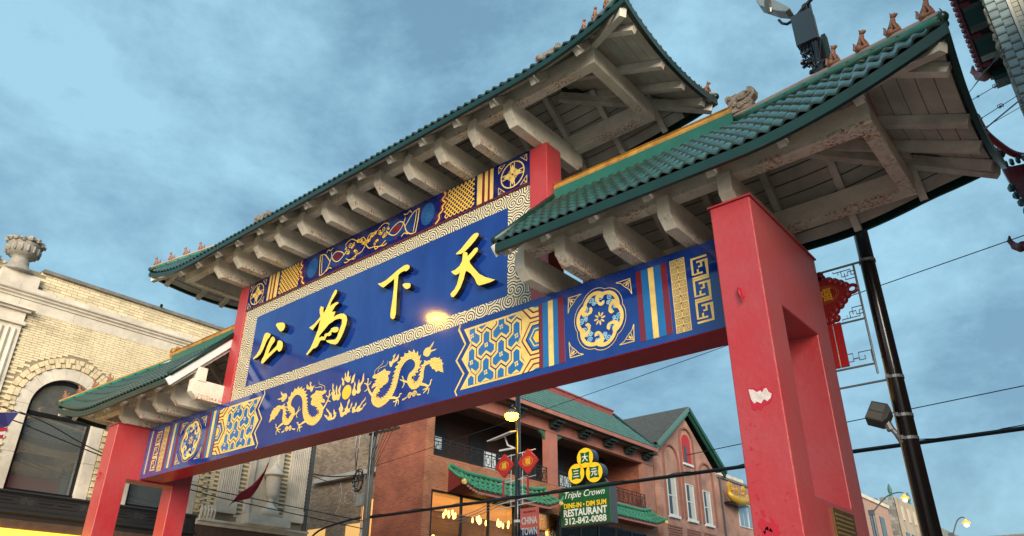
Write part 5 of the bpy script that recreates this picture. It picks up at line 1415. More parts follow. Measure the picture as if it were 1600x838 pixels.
# roof
b = MB(); 
b.prism([(-10.28,11.20),(-10.28,11.34),(-12.45,13.35),(-12.45,11.20)], lambda u, v, d: (u, d, v), 12.2, 28.9); b.build('roof', mat('roof boarding', (0.05,0.09,0.07), 0.8), tr)
b = MB()
TT = 0.17
for i in range(int((28.9-12.2)/TT)):
    for r_ in range(9):
        f0, f1 = r_/9, (r_+1)/9
        ymax = 28.9-0.9*f0
        ya = 12.2+i*TT
        if ya+TT > ymax: continue
        p0 = Vector((-10.26-2.19*f0, ya+TT, 11.37+2.02*f0)); 
        X = Vector((0, TT, 0)); Y_ = Vector((-2.19/9, 0, 2.02/9)); Z_ = X.cross(Y_).normalized()*TT
        if Z_.z < 0: Z_ = -Z_
        p0 = Vector((-10.26-2.19*f0, ya, 11.37+2.02*f0))
        Mx = Matrix(((X.x, Y_.x, Z_.x, p0.x), (X.y, Y_.y, Z_.y, p0.y), (X.z, Y_.z, Z_.z, p0.z), (0,0,0,1)))
        b.add([Mx @ Vector(v) for v in TILE_MB.v], TILE_MB.f)
b.build('roof_tiles', mat('blue green roof tile', (0.075,0.165,0.14), 0.35, var=0.3, vscale=3.0), tr, kind='stuff')
b = MB(); b.box((-10.30, 12.2, 11.16), (-10.22, 28.95, 11.34)); b.build('eave_board', PINKP, tr)
b = MB(); b.box((-12.75, 12.2, 13.30), (-12.40, 28.0, 13.62)); b.box((-12.80, 12.2, 13.62), (-12.34, 28.05, 13.70)); b.build('ridge_parapet', mat('maroon ridge parapet', (0.30,0.07,0.06), 0.6, var=0.2), tr)
b = MB(); b.tube([(-12.40, 28.0, 13.48), (-10.28, 28.92, 11.42)], 0.08, 8); b.build('verge_cap', GTRIM, tr)
# shop windows with a warm dining room behind
AMB = mat('glowing dining room wall', (0.42,0.22,0.08), 0.7, var=0.5, vscale=0.9, emit=(1.0,0.42,0.10), estr=0.8)  # walls emit amber light of their own in place of lamplight
b = MB(); b.box((-15.0, 12.62, 3.2), (-14.9, 28.35, 6.93)); b.box((-15.0, 12.62, 6.80), (-11.3, 28.35, 6.9)); b.box((-15, 12.62, 3.1), (-11.3, 28.35, 3.2)); b.box((-15, 28.25, 3.2), (-11.3, 28.35, 6.8)); b.box((-15, 12.63, 3.2), (-11.3, 12.70, 6.8)); b.build('dining_room', AMB, tr)
GOLDL = mat('lit gold chandelier', (0.8,0.5,0.1), 0.4, emit=(1.0,0.60,0.12), estr=9.0)
rr = random.Random(4)
for k, yc in enumerate((13.3, 14.9, 16.6, 18.2, 19.8, 21.6, 23.5, 25.2, 27.0)):
    o_ = MB()
    for j in range(7):
        o_.blob((-12.2+rr.uniform(-.2,.2), yc-0.36+j*0.12, 6.36+rr.uniform(-.1,.1)), (0.05,0.045,0.12), 6, 5)
    o_.build('chandelier', GOLDL, tr)
    o_ = MB()
    for j in range(3): o_.blob((-13.4, yc-0.3+j*0.3, 5.55+rr.uniform(-.15,.15)), 0.07, 6, 5)
    o_.build('pendant_lamp', GOLDL, tr)
b = MB(); b.box((-14.0, 15.3, 4.2), (-13.9, 16.0, 5.2)); b.build('lit_menu_board', mat('lit yellow board', (0.9,0.7,0.1), 0.5, emit=(1.0,0.75,0.1), estr=2.0), tr)
b = MB(); b.box((-13.9, 15.55, 5.2), (-13.85, 15.9, 5.55)); b.build('red_lantern_box', mat('lit red box', (0.8,0.03,0.02), 0.5, emit=(1.0,0.03,0.02), estr=1.5), tr)
PANE, t_, b_ = node_mat('clear shop glass', 0.03, 0.0)
tp = t_.nodes.new('ShaderNodeBsdfTransparent'); tp.inputs['Color'].default_value = (0.72,0.70,0.66,1)
gl = t_.nodes.new('ShaderNodeBsdfGlossy'); gl.inputs['Roughness'].default_value = 0.03
fz = t_.nodes.new('ShaderNodeFresnel'); fz.inputs['IOR'].default_value = 1.25
mx_ = t_.nodes.new('ShaderNodeMixShader'); t_.links.new(fz.outputs[0], mx_.inputs[0]); t_.links.new(tp.outputs[0], mx_.inputs[1]); t_.links.new(gl.outputs[0], mx_.inputs[2])
t_.links.new(mx_.outputs[0], t_.nodes['Material Output'].inputs['Surface'])
edges = [12.64, 14.3, 15.9, 17.5, 19.15, 20.8, 22.4, 23.9, 25.4, 26.9, 28.34]
for a, c in zip(edges, edges[1:]):
    bb = MB(); bb.box((-11.1, a, 3.2), (-11.02, a+0.09, 6.93)); bb.box((-11.1, c-0.005, 3.2), (-11.02, c+0.001, 6.93)); bb.box((-11.1, a+0.09, 6.86), (-11.02, c-0.005, 6.93)); w_ = bb.build('window_frame', BFRAME, tr)
    bb = MB(); bb.box((-11.07, a+0.09, 3.2), (-11.06, c-0.005, 6.86)); bb.build('pane', PANE, w_)
# awning roofs
def awning(y0, y1, z_top, z_eave, horn=True):
    par = MB()
    xw, xe = -10.995, -10.15
    n = 28
    def zc_(y, base): 
        t = abs((y-(y0+y1)/2)/((y1-y0)/2)); return base + 0.34*max(0, t-0.72)**1.3*4
    vs = []
    for i in range(n+1):
        y = y0+(y1-y0)*i/n
        vs += [(xw, y, zc_(y, z_top)*0.6+z_top*0.4), (xe, y, zc_(y, z_eave)), (xe, y, zc_(y, z_eave)-0.07), (xw, y, z_eave-0.10)]
    fs = []
    for i in range(n):
        for j in range(4):
            j2 = (j+1) % 4; fs.append((4*i+j, 4*i+j2, 4*i+4+j2, 4*i+4+j))
    fs += [(0,1,2,3), (4*n,4*n+3,4*n+2,4*n+1)]
    par.add(vs, fs); aw = par.build('awning', mat('dark red awning soffit', (0.13,0.018,0.014), 0.5), tr)
    m_ = mat('jade green awning tile', (0.06,0.30,0.17), 0.3, var=0.35, vscale=4.0, coat=0.4)
    k = int((y1-y0)/0.30)
    for i in range(k+1):
        y = y0+(y1-y0)*i/k
        bb = MB(); bb.tube([(xw, y, zc_(y, z_top)*0.6+z_top*0.4+0.04), ((xw+xe)/2, y, (zc_(y, z_top)*0.6+z_top*0.4+zc_(y, z_eave))/2+0.0), (xe+0.04, y, zc_(y, z_eave)+0.04)], 0.055, 6); bb.build('tile_roll', m_, aw)
    bb = MB()
    for i in range(k):
        y = y0+(y1-y0)*(i+0.5)/k
        for q in range(3):
            f = (q+0.5)/3
            bb.box((xw+(xe-xw)*(f-0.18), y-0.11, (zc_(y, z_top)*0.6+z_top*0.4)*(1-f)+zc_(y, z_eave)*f-0.06), (xw+(xe-xw)*(f+0.18), y+0.11, (zc_(y, z_top)*0.6+z_top*0.4)*(1-f)+zc_(y, z_eave)*f+0.03))
    bb.build('roof_tiles', m_, aw, kind='stuff')
    bb = MB(); bb.tube([(xw+0.05, y0+(y1-y0)*i/20, zc_(y0+(y1-y0)*i/20, z_top)*0.6+z_top*0.4+0.12) for i in range(21)], 0.08, 7); bb.build('ridge', m_, aw)
    bb = MB()
    for i in range(2*k): 
        y = y0+(y1-y0)*(i+0.5)/(2*k); bb.box((xe-0.01, y-0.05, zc_(y, z_eave)-0.14), (xe+0.03, y+0.05, zc_(y, z_eave)-0.06))
    bb.build('eave_drip_tiles', mat('pale eave tile', (0.42,0.22,0.17), 0.5, var=0.5, vscale=20), aw, kind='stuff')
    for yy, s in ((y0, -1), (y1, 1)):
        bb = MB(); bb.tube([(xe, yy, zc_(yy, z_eave)), (xe+0.05, yy+s*0.15, zc_(yy, z_eave)+0.12), (xe+0.05, yy+s*0.22, zc_(yy, z_eave)+0.28)], [0.07,0.06,0.02], 7); bb.build('awning_horn', m_, aw)
        bb = MB(); bb.blob((xe+0.06, yy+s*0.05, zc_(yy, z_eave)-0.06), (0.10,0.12,0.10), 7, 5, jit=0.25); bb.build('gilt_dragon_head', CREAM, aw)
awning(13.5, 19.6, 7.70, 7.02); awning(21.6, 28.9, 7.95, 7.30)

# restaurant sign
ts = thing('restaurant_sign', (-9.4, 20.6, 6.2), 'green and yellow Triple Crown restaurant sign topped by three round coins', 'sign')
SG = mat('sign green', (0.006,0.10,0.03), 0.35, coat=0.3); SY = mat('sign yellow', (0.85,0.52,0.02), 0.35, emit=(1.0,0.6,0.02), estr=0.12)
SWH = mat('sign white', (0.80,0.80,0.76), 0.4)
b = MB(); b.box((-10.74, 20.5, 6.36), (-8.10, 21.05, 8.06)); b.build('sign_box', DGREY, ts, bevel=0.01)
b = MB(); b.box((-10.71, 20.485, 6.39), (-8.13, 20.498, 8.03)); face = b.build('sign_face', SG, ts)
def T2(x, z, y=20.482): return Matrix.Translation((x, y, z))
place_text('Triple Crown', 0.40, T2(-9.42, 7.66), SWH, face, shear=0.35, width=2.15)
place_text('DINE-IN • DIM SUM', 0.30, T2(-9.42, 7.24), SY, face, bold=0.006, width=2.25)
place_text('RESTAURANT', 0.42, T2(-9.42, 6.93), SWH, face, bold=0.012, width=2.3)
place_text('312-842-0088', 0.38, T2(-9.42, 6.58), SWH, face, bold=0.008, width=2.2)
for (cx, cz, ch) in ((-9.32, 9.25, '大'), (-9.83, 8.60, '三'), (-8.86, 8.55, '元')):
    b = MB()
    b.prism([(cx+0.46*cos(2*pi*i/32), cz+0.46*sin(2*pi*i/32)) for i in range(32)], XZ(20.5), 0, 0.42); co = b.build('coin', BLKM, ts)
    b = MB(); b.prism([(cx+0.44*cos(2*pi*i/32), cz+0.44*sin(2*pi*i/32)) for i in range(32)], XZ(20.495), 0, 0.004); b.build('coin_face', SY, co)
    sq = []
    for k in range(4):
        for t in (0, 1, 2, 3):
            a0 = pi/4+k*pi/2; a1 = a0+pi/2; u = t/4
            rr_ = 0.36*(1-0.42*sin(pi*u))
            a_ = a0+(a1-a0)*u
            sq.append((cx+rr_*cos(a_), cz+rr_*sin(a_)))
    b = MB(); b.prism(sq, XZ(20.490), 0, 0.004); b.build('coin_square', SG, co)
    place_text(ch, 0.36, T2(cx, cz, 20.484), SWH, co, bold=0.006)
b = MB()
for (p, q) in (((-9.0,20.8,9.0),(-10.99,22.5,10.0)), ((-8.3,20.8,8.06),(-9.1,20.8,9.0)), ((-8.2,20.9,8.0),(-10.99,23.4,9.2))): b.tube([p, q], 0.018, 5)
b.build('stay_rod', GREYM, ts)
b = MB(); b.box((-11.0, 20.7, 6.9), (-10.74, 20.85, 7.1)); b.box((-11.0, 20.7, 7.7), (-10.74, 20.85, 7.9)); b.build('mounting_arm', DGREY, ts)

# ------------------------------------------------------------------ gabled building
gb = thing('gabled_building', (-14, 34, 0), 'salmon brick gabled building with grey shingle roof and three tall windows', 'building')
GY0, GY1, GYC = 30.15, 37.6, 33.9
b = MB()
holes = []
poly = [(GY0, 0), (GY1, 0), (GY1, 11.4), (GYC, 14.3), (GY0, 11.9)]
b.prism(poly, lambda u, v, d: (XF+d, u, v), 0, -0.3); b.build('wall', PK_YZ, gb)
b = MB(); b.box((-20, GY0+0.1, 0), (-11.31, GY1-0.02, 11.5)); b.build('wall', DKB, gb)
b = MB(); b.box((-13.0, 29.62, 0), (-11.35, 30.12, 11.2)); b.build('dark_brick_return', DKB, gb)
# shingle roof: rows of shingles are real steps
AP = (GYC, 14.95)
SH = mat('grey asphalt shingle', (0.085,0.09,0.085), 0.9, var=0.4, vscale=6.0, bump=0.5, bscale=30)
for s, (ye, ze) in ((-1, (GY0-0.5, 11.95)), (1, (GY1+0.7, 11.75))):
    rows = 16
    for r_ in range(rows):
        f0, f1 = r_/rows, (r_+1)/rows
        ya, za = ye+(AP[0]-ye)*f0, ze+(AP[1]-ze)*f0; yb_, zb_ = ye+(AP[0]-ye)*f1, ze+(AP[1]-ze)*f1
        bb = MB(); bb.add([(-10.62, ya, za+0.03), (-19, ya, za+0.03), (-19, yb_, zb_), (-10.62, yb_, zb_), (-10.62, ya, za), (-19, ya, za)], [(0,1,2,3), (0,4,5,1)])
        bb.build('shingle_course', SH, gb)
    # verge boards
    for k, (dx, w, zo) in enumerate(((-10.60, 0.09, -0.14), (-10.72, 0.10, -0.34))):
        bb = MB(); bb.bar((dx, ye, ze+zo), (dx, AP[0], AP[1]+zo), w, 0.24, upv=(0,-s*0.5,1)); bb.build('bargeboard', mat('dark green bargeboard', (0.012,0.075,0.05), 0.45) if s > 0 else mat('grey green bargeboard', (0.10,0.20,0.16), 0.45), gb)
    bb = MB(); bb.add([(-10.6, ye, ze-0.06), (-11.35, ye, ze-0.06), (-11.35, AP[0], AP[1]-0.10), (-10.6, AP[0], AP[1]-0.10)], [(0,1,2,3)]); bb.build('eave_soffit', mat('black green soffit', (0.006,0.02,0.015), 0.6), gb)
# windows
WFR = mat('white sash frame', (0.62,0.63,0.60), 0.5); SHADE = mat('pale blind', (0.50,0.49,0.45), 0.8); GL2 = mat('dark sash glass', (0.03,0.045,0.05), 0.05, spec=1.0)
def sash(ya, yb_, za, zb_):
    bb = MB(); bb.box((XF, ya-0.06, za-0.06), (XF+0.05, ya, zb_+0.06)); bb.box((XF, yb_, za-0.06), (XF+0.05, yb_+0.06, zb_+0.06)); bb.box((XF, ya, zb_), (XF+0.05, yb_, zb_+0.06)); bb.box((XF, ya, (za+zb_)/2-0.03), (XF+0.04, yb_, (za+zb_)/2+0.03)); bb.box((XF, ya, za-0.06), (XF+0.05, yb_, za)); w = bb.build('window', WFR, gb)
    bb = MB(); bb.box((XF+0.002, ya, za), (XF+0.012, yb_, zb_)); bb.build('pane', GL2, w)
    bb = MB(); bb.box((XF+0.014, ya+(yb_-ya)*0.45, za), (XF+0.02, yb_, zb_)); bb.build('blind', SHADE, w)
    bb = MB(); bb.box((XF, ya-0.15, za-0.20), (XF+0.14, yb_+0.15, za-0.065)); bb.build('sill', WHITEP, w)
sash(31.05, 31.95, 8.28, 10.32); sash(33.25, 34.1, 8.28, 10.18); sash(35.4, 36.2, 8.26, 10.10)
BRA = mat('darker arch brick', (0.28,0.12,0.09), 0.8, var=0.2)  # darker brick colour for the arches and bands
def arch_line(yc, r, zc, zb_):
    P = [(yc-r, zb_)] + [(yc-r*cos(pi*i/12), zc+r*sin(pi*i/12)) for i in range(13)] + [(yc+r, zb_)]
    bb = MB()
    for p, q in zip(P, P[1:]): bb.bar((XF+0.04, p[0], p[1]), (XF+0.04, q[0], q[1]), 0.10, 0.14, upv=(1,0,0))
    bb.build('brick_arch', BRA, gb)
arch_line(31.6, 0.85, 11.35, 8.2); arch_line(33.75, 0.85, 12.75, 8.2); arch_line(35.95, 0.85, 11.0, 8.2)
b = MB(); b.prism([(33.28, 11.45)]+[(33.75-0.47*cos(pi*i/10), 12.75+0.47*sin(pi*i/10)) for i in range(11)]+[(34.22, 11.45)], YZ(XF), 0.06, 0.0); aw_ = b.build('arched_window', mat('red shutter', (0.45,0.02,0.02), 0.5), gb)
b = MB(); b.box((XF+0.061, 33.35, 11.5), (XF+0.07, 33.72, 12.5)); b.build('pane', GL2, aw_)
b = MB(); b.box((XF, 33.15, 11.33), (XF+0.12, 34.35, 11.45)); b.build('sill', WHITEP, aw_)
for k, yc in enumerate((31.5, 33.7, 35.8)):
    for j in range(5):
        bb = MB(); bb.box((XF, yc-0.8, 7.05+j*0.14), (XF+0.05, yc+0.8, 7.12+j*0.14)); bb.build('brick_band', BRA, gb)

# building with the golden dragon sign
db = thing('flat_roofed_building', (-14, 40.5, 0), 'flat roofed tan building carrying a golden dragon, right of the gable', 'building')
b = MB(); b.box((-20, 37.65, 0), (-11.0, 44, 11.3)); b.build('wall', PK_YZ, db)
b = MB(); b.box((-20.1, 37.62, 11.3), (-10.9, 44.1, 11.45)); b.build('coping', SOOT, db)
b = MB(); b.box((-16, 40.0, 11.45), (-12.0, 44, 12.2)); b.build('rooftop_block', STONE, db)
for y_ in (40.2, 41.6):
    b = MB(); b.box((-11.0, y_, 8.6), (-10.94, y_+1.25, 10.1)); w_ = b.build('window', WFR, db)
    b = MB(); b.box((-10.94, y_+0.06, 8.66), (-10.93, y_+0.58, 10.04)); b.box((-10.94, y_+0.66, 8.66), (-10.93, y_+1.19, 10.04)); b.build('pane', mat('bright sky glass', (0.35,0.45,0.5), 0.03, spec=1.0, metal=0.6), w_)
b = MB(); b.tube([(-10.9, 37.8, 0), (-10.9, 37.8, 11.3)], 0.06, 6); b.build('downpipe', DGREY, db)
gd = thing('golden_dragon_sculpture', (-10.7, 39.4, 9.9), 'golden dragon boat sculpture mounted on the tan wall beside the pink pillar', 'sculpture')
GD = mat('gilded carving', (0.72,0.42,0.04), 0.35, var=0.4, vscale=8.0, metal=0.2)
b = MB(); b.tube([(-10.5,37.9,10.35),(-10.4,38.3,10.05),(-10.35,39.2,9.95),(-10.35,40.2,10.1),(-10.4,41.1,10.5)], [0.12,0.22,0.26,0.22,0.10], 9); b.build('body', GD, gd, smooth=True)
b = MB(); rr = random.Random(3)
for k in range(22): b.blob((-10.5+rr.uniform(-.1,.15), 38.3+k*0.12, 10.35+0.35*sin(k*0.5)+rr.uniform(-.1,.25)), (0.10,0.14,0.12), 6, 5, jit=0.3)
for k in range(6): b.tube([(-10.5,38.0+0.06*k,10.3),(-10.45,37.85+0.05*k,10.75),(-10.4,37.95+0.1*k,11.0)], [0.06,0.045,0.01], 5)
b.build('curled_mane', GD, gd, kind='stuff')
b = MB(); b.box((-10.98,38.2,9.75),(-10.4,40.6,9.85)); b.build('bracket_shelf', BLKM, gd)

# ------------------------------------------------------------------ wooden utility pole
WOODP = mat('weathered grey pole wood', (0.20,0.19,0.165), 0.85, var=0.45, vscale=5.0, bump=0.7, bscale=30.0, stretch=(6,6,0.8))
up_ = thing('utility_pole', (-9.63, 8.5, 0.13), 'weathered wooden utility pole with grey meter box and looped black cables', 'utility pole')
b = MB(); b.tube([(-9.63,8.5,0.13),(-9.63,8.5,4.5),(-9.64,8.5,8.2)], [0.15,0.125,0.105], 12); b.build('shaft', WOODP, up_, smooth=True)
b = MB(); b.box((-9.75,8.38,7.90),(-8.30,8.46,7.98)); b.build('crossarm', BLKM, up_)
for x in (-9.4,-9.1,-8.8,-8.5): 
    b = MB(); b.lathe((x,8.42,7.98),[(0.03,0),(0.045,0.03),(0.03,0.05),(0.045,0.08),(0.02,0.12)],8); b.build('insulator', BLKM, up_)
b = MB()
for k in range(7):
    x = -9.7+0.2*k
    b.tube([(x,8.4,8.02),(-9.6+0.05*k,8.34,7.2-0.08*k),(-9.58+0.01*k,8.36,6.6)], 0.010, 4)
b.build('drop_wire', BLKM, up_, kind='stuff')
b = MB(); b.box((-9.98,8.28,5.62),(-9.70,8.42,6.0)); b.build('meter_box', mat('grey meter box', (0.33,0.35,0.35), 0.5, var=0.2), up_, bevel=0.01)
b = MB(); b.tube([(-9.52,8.36,8.0),(-9.50,8.34,6.8),(-9.46,8.34,5.2)], 0.022, 6); b.tube([(-9.75,8.38,6.6),(-9.72,8.38,4.0)], 0.018, 6); b.build('conduit', GREYM, up_)
def ring(c, rx, rz, n=20, ph=0.0): return [(c[0]+rx*cos(2*pi*i/n+ph), c[1]+0.02*sin(3*i), c[2]+rz*sin(2*pi*i/n+ph)) for i in range(n+1)]
b = MB()
for c, rx, rz in (((-9.95,8.3,6.45),0.22,0.36), ((-10.05,8.3,6.5),0.10,0.30), ((-9.98,8.28,6.42),0.24,0.33)): b.tube(ring(c, rx, rz), 0.020, 5, cap=False)
b.tube([(-10.3,8.3,8.3),(-10.28,8.3,7.4),(-10.15,8.3,6.8),(-10.05,8.3,6.2),(-9.9,8.3,6.1)], 0.022, 5); b.tube([(-10.1,8.3,8.3),(-10.12,8.3,7.5),(-10.16,8.3,6.8)], 0.020, 5)
b.build('cable_loop', BLKM, up_)
b = MB(); b.tube(ring((-10.35,8.3,5.95),0.25,0.20), 0.010, 5, cap=False); b.tube([(-10.9,8.3,6.5),(-10.75,8.3,6.1),(-10.85,8.3,5.7),(-11.0,8.3,5.5)], 0.008, 4); b.build('pale_wire_loop', mat('pale wire', (0.45,0.40,0.36), 0.6), up_)
b = MB(); b.box((-9.70,8.355,4.78),(-9.62,8.37,5.10)); b.tube([(-9.66,8.36,4.70),(-9.66,8.345,4.78)], 0.05, 8); b.build('pole_tag', WHITEP, up_)
b = MB()
for p, q in (((-9.7,8.4,7.6),(-10.4,8.4,8.4)), ((-9.6,8.4,6.9),(-9.0,8.4,8.0)), ((-9.6,8.4,7.3),(-9.2,8.4,8.0))): b.tube([p, q], 0.016, 5)
b.build('brace', GREYM, up_)

# ------------------------------------------------------------------ overhead wires
BW_ = mat('black cable sheath', (0.010,0.011,0.012), 0.5)
def wire(label, pts, r=0.012, m=BW_, sag=0.0, n=14, group=None, name='overhead_wire'):
    P = []
    if len(pts) == 2:
        p, q = Vector(pts[0]), Vector(pts[1])
        for i in range(n+1):
            t = i/n; v = p.lerp(q, t); v.z -= sag*4*t*(1-t); P.append(v)
    else:
        P = [Vector(p) for p in smooth_line(pts, 4)]
    b = MB(); b.tube(P, r, 6)
    o = b.build(name, m)
    return tag(o, label, 'cable', group)
tk = wire('thick black cable bundle crossing low behind the red pillar', [(-9.80,8.60,5.29),(12.0,9.5,5.36)], 0.045, name='cable_bundle')
b = MB(); 
P = [( -9.8+21.8*i/60, 8.60+0.9*i/60, 5.31+0.07*i/60) for i in range(61)]
b.tube([(x, y+0.045*cos(i*1.3), z+0.045*sin(i*1.3)) for i, (x, y, z) in enumerate(P)], 0.010, 5); b.build('lashing_wire', BW_, tk)
wire('black cable from the utility pole running left into the alley', [(-9.85,8.45,5.29),(-10.7,8.4,5.22),(-11.9,8.4,5.05),(-12.6,8.45,4.7)], 0.032)
wire('black cable tied between the cream building corner and the utility pole', [(-11.02,7.15,6.62),(-10.6,7.7,6.55),(-10.0,8.3,6.62)], 0.02)
wire('lower sagging cable from the cream building corner to the utility pole', [(-11.02,7.15,6.58),(-10.7,7.6,6.40),(-10.3,8.0,6.38),(-9.9,8.4,6.45)], 0.014)
wire('upper thin wire draped across the cream building', [(-9.6,-9.0,7.4),(-9.6,-2.38,6.40),(-9.6,-1.98,6.37),(-9.6,-1.24,6.20),(-9.6,0.04,5.79),(-9.6,2.49,5.40),(-9.6,4.44,5.29),(-9.63,8.4,5.15)], 0.014)
wire('lower thin wire draped across the cream building', [(-9.6,-9.0,7.1),(-9.6,-2.32,6.19),(-9.6,-1.76,6.09),(-9.6,-1.02,5.94),(-9.6,0.15,5.70),(-9.6,2.52,5.26),(-9.6,4.47,5.12),(-9.63,8.4,4.92)], 0.014)
wire('thin wire in the sky right of the black lamp post, upper one', [(3.0,9.0,8.42),(12.5,9.0,9.32)], 0.010)
wire('thin wire in the sky right of the black lamp post, lower one', [(1.5,9.0,5.76),(12.5,9.0,6.21)], 0.010)
wire('thin wire seen in the sky under the blue beam', [(-10.5,9.0,7.0),(3.6,9.0,8.32)], 0.008, sag=0.05)
for k, (z_, dz) in enumerate(((5.9,0.0),(5.7,0.15),(5.5,0.1))):
    wire(('upper', 'middle', 'lowest')[k]+' slack wire crossing the restaurant windows', [(-10.9,12.9,6.2-0.25*k),(-8.6,11.9,5.65-0.1*k),(-5.95,11.42,6.1-0.12*k)], 0.012, mat('pale service wire', (0.25,0.22,0.19), 0.6))
for k, (a, c) in enumerate((((9.30,6.45,10.95),(10.15,6.53,11.74)), ((9.2,6.2,10.62),(10.16,6.83,11.28)), ((9.1,6.3,10.18),(10.16,7.0,10.96)), ((9.1,6.4,10.05),(10.16,7.1,10.76)))):
    lab = ('coiled wire strung from the tiled canopy to the stone building', 'clamped wire below the coiled wire at upper right', 'second clamped wire at upper right', 'plain thin wire lowest at upper right')[k]
    w_ = wire(lab, [a, c], (0.007, 0.007, 0.007, 0.006)[k], mat('weathered steel strand', (0.10,0.13,0.15), 0.5, metal=0.4))
    A_, C_ = Vector(a), Vector(c)
    b = MB()
    if k == 0:
        for j in range(14):
            v = A_.lerp(C_, 0.72+j*0.018); b.tube(ring((v.x, v.y, v.z), 0.022, 0.022, 8), 0.004, 4, cap=False)
        b.build('spring_coil', GREYM, w_)
        b = MB(); b.tube([A_.lerp(C_, 0.2), A_.lerp(C_, 0.5)+Vector((0,0,0.04)), A_.lerp(C_, 0.62)], 0.008, 5); b.build('strand_grip', GREYM, w_)
    elif k < 3:
        for f in (0.30, 0.62):
            v = A_.lerp(C_, f); b.blob(v, (0.028,0.028,0.022), 6, 5)
        v = A_.lerp(C_, 0.62); b.tube(ring((v.x, v.y, v.z+0.01), 0.05, 0.04, 10), 0.010, 4, cap=False)
        b.build('wire_clamp', GREYM, w_, kind='stuff')
cdt = wire('grey pipe passing behind the right roof corner towards the frame edge', [(8.2,3.4,7.48),(9.33,3.6,8.30),(10.6,3.75,9.05)], 0.011, GREYM, name='pipe')

# ------------------------------------------------------------------ flags
fl_ = thing('pennant', (-9.4, 4.5, 6.3), 'small dark red pennant drooping from a wire before the fluted pilasters', 'flag')
P = [(4.54,6.30),(4.46,5.89),(4.33,5.52),(4.21,5.19),(3.94,5.13),(3.74,5.17),(3.50,4.94),(3.65,5.25),(3.93,5.55),(4.28,5.88)]
b = MB()
prs = [((4.54,6.30),(4.53,6.30)), ((4.47,6.02),(4.43,6.02)), ((4.40,5.78),(4.30,5.80)), ((4.32,5.55),(4.14,5.60)), ((4.22,5.36),(3.93,5.44)), ((4.12,5.24),(3.76,5.32)), ((3.92,5.18),(3.63,5.14)), ((3.74,5.16),(3.50,4.94))]
vs = []
for i, (a, c) in enumerate(prs):
    for j in range(5):
        t = j/4; vs.append((-9.4+0.035*sin(j*2.1+i*0.9), a[0]*(1-t)+c[0]*t, a[1]*(1-t)+c[1]*t))
fs = [(i*5+j, i*5+j+1, i*5+j+6, i*5+j+5) for i in range(len(prs)-1) for j in range(4)]
b.add(vs, fs); o_ = b.build('cloth', mat('dark red flag cloth', (0.36,0.012,0.02), 0.8, var=0.2), fl_, smooth=True)
so = o_.modifiers.new('thickness', 'SOLIDIFY'); so.thickness = 0.006
b = MB(); b.tube([(-9.4,4.54,6.28),(-9.42,4.60,6.50)], 0.008, 5); b.build('staff_tip', GREYM, fl_)
uf = thing('striped_flag', (-9.2, -2.3, 6.3), 'star spangled flag hanging in folds at the left edge of the picture', 'flag')
FNAVY = mat('flag navy cloth', (0.02,0.02,0.12), 0.8); FRED = mat('flag red cloth', (0.45,0.02,0.03), 0.8); FWH = mat('flag white cloth', (0.7,0.69,0.70), 0.8)
def cloth(name, poly, m, x, par):
    bb = MB(); bb.prism(poly, lambda u, v, d: (x+0.05*sin(u*9)+d, u, v), 0, 0.006); return bb.build(name, m, par)
can = cloth('canton', [(-2.09,6.25),(-2.35,6.20),(-2.65,6.10),(-2.95,5.95),(-2.95,5.55),(-2.6,5.70),(-2.3,5.86),(-2.2,5.92)], FNAVY, -9.2, uf)
for k in range(9):
    bb = MB(); yy, zz = -2.20-0.085*k, 6.14-0.045*k-0.11*(k % 3)
    bb.prism([(yy+(0.028 if i % 2 == 0 else 0.011)*cos(pi*i/5+pi/2), zz+(0.028 if i % 2 == 0 else 0.011)*sin(pi*i/5+pi/2)) for i in range(10)], lambda u, v, d: (-9.2+0.05*sin(u*9)+d, u, v), 0.012, 0.007); bb.build('star', FWH, can)
for k in range(6):
    z0_ = 5.90-0.085*k
    cloth('stripe', [(-2.20-0.015*k, z0_), (-2.6, z0_-0.16), (-3.0, z0_-0.36), (-3.0, z0_-0.44), (-2.6, z0_-0.24), (-2.20-0.015*k, z0_-0.08)], FRED if k % 2 == 0 else FWH, -9.2, uf)
b = MB(); b.tube([(-9.2,-2.05,6.28),(-9.9,-3.6,5.6)], 0.015, 6); b.build('staff', GREYM, uf)

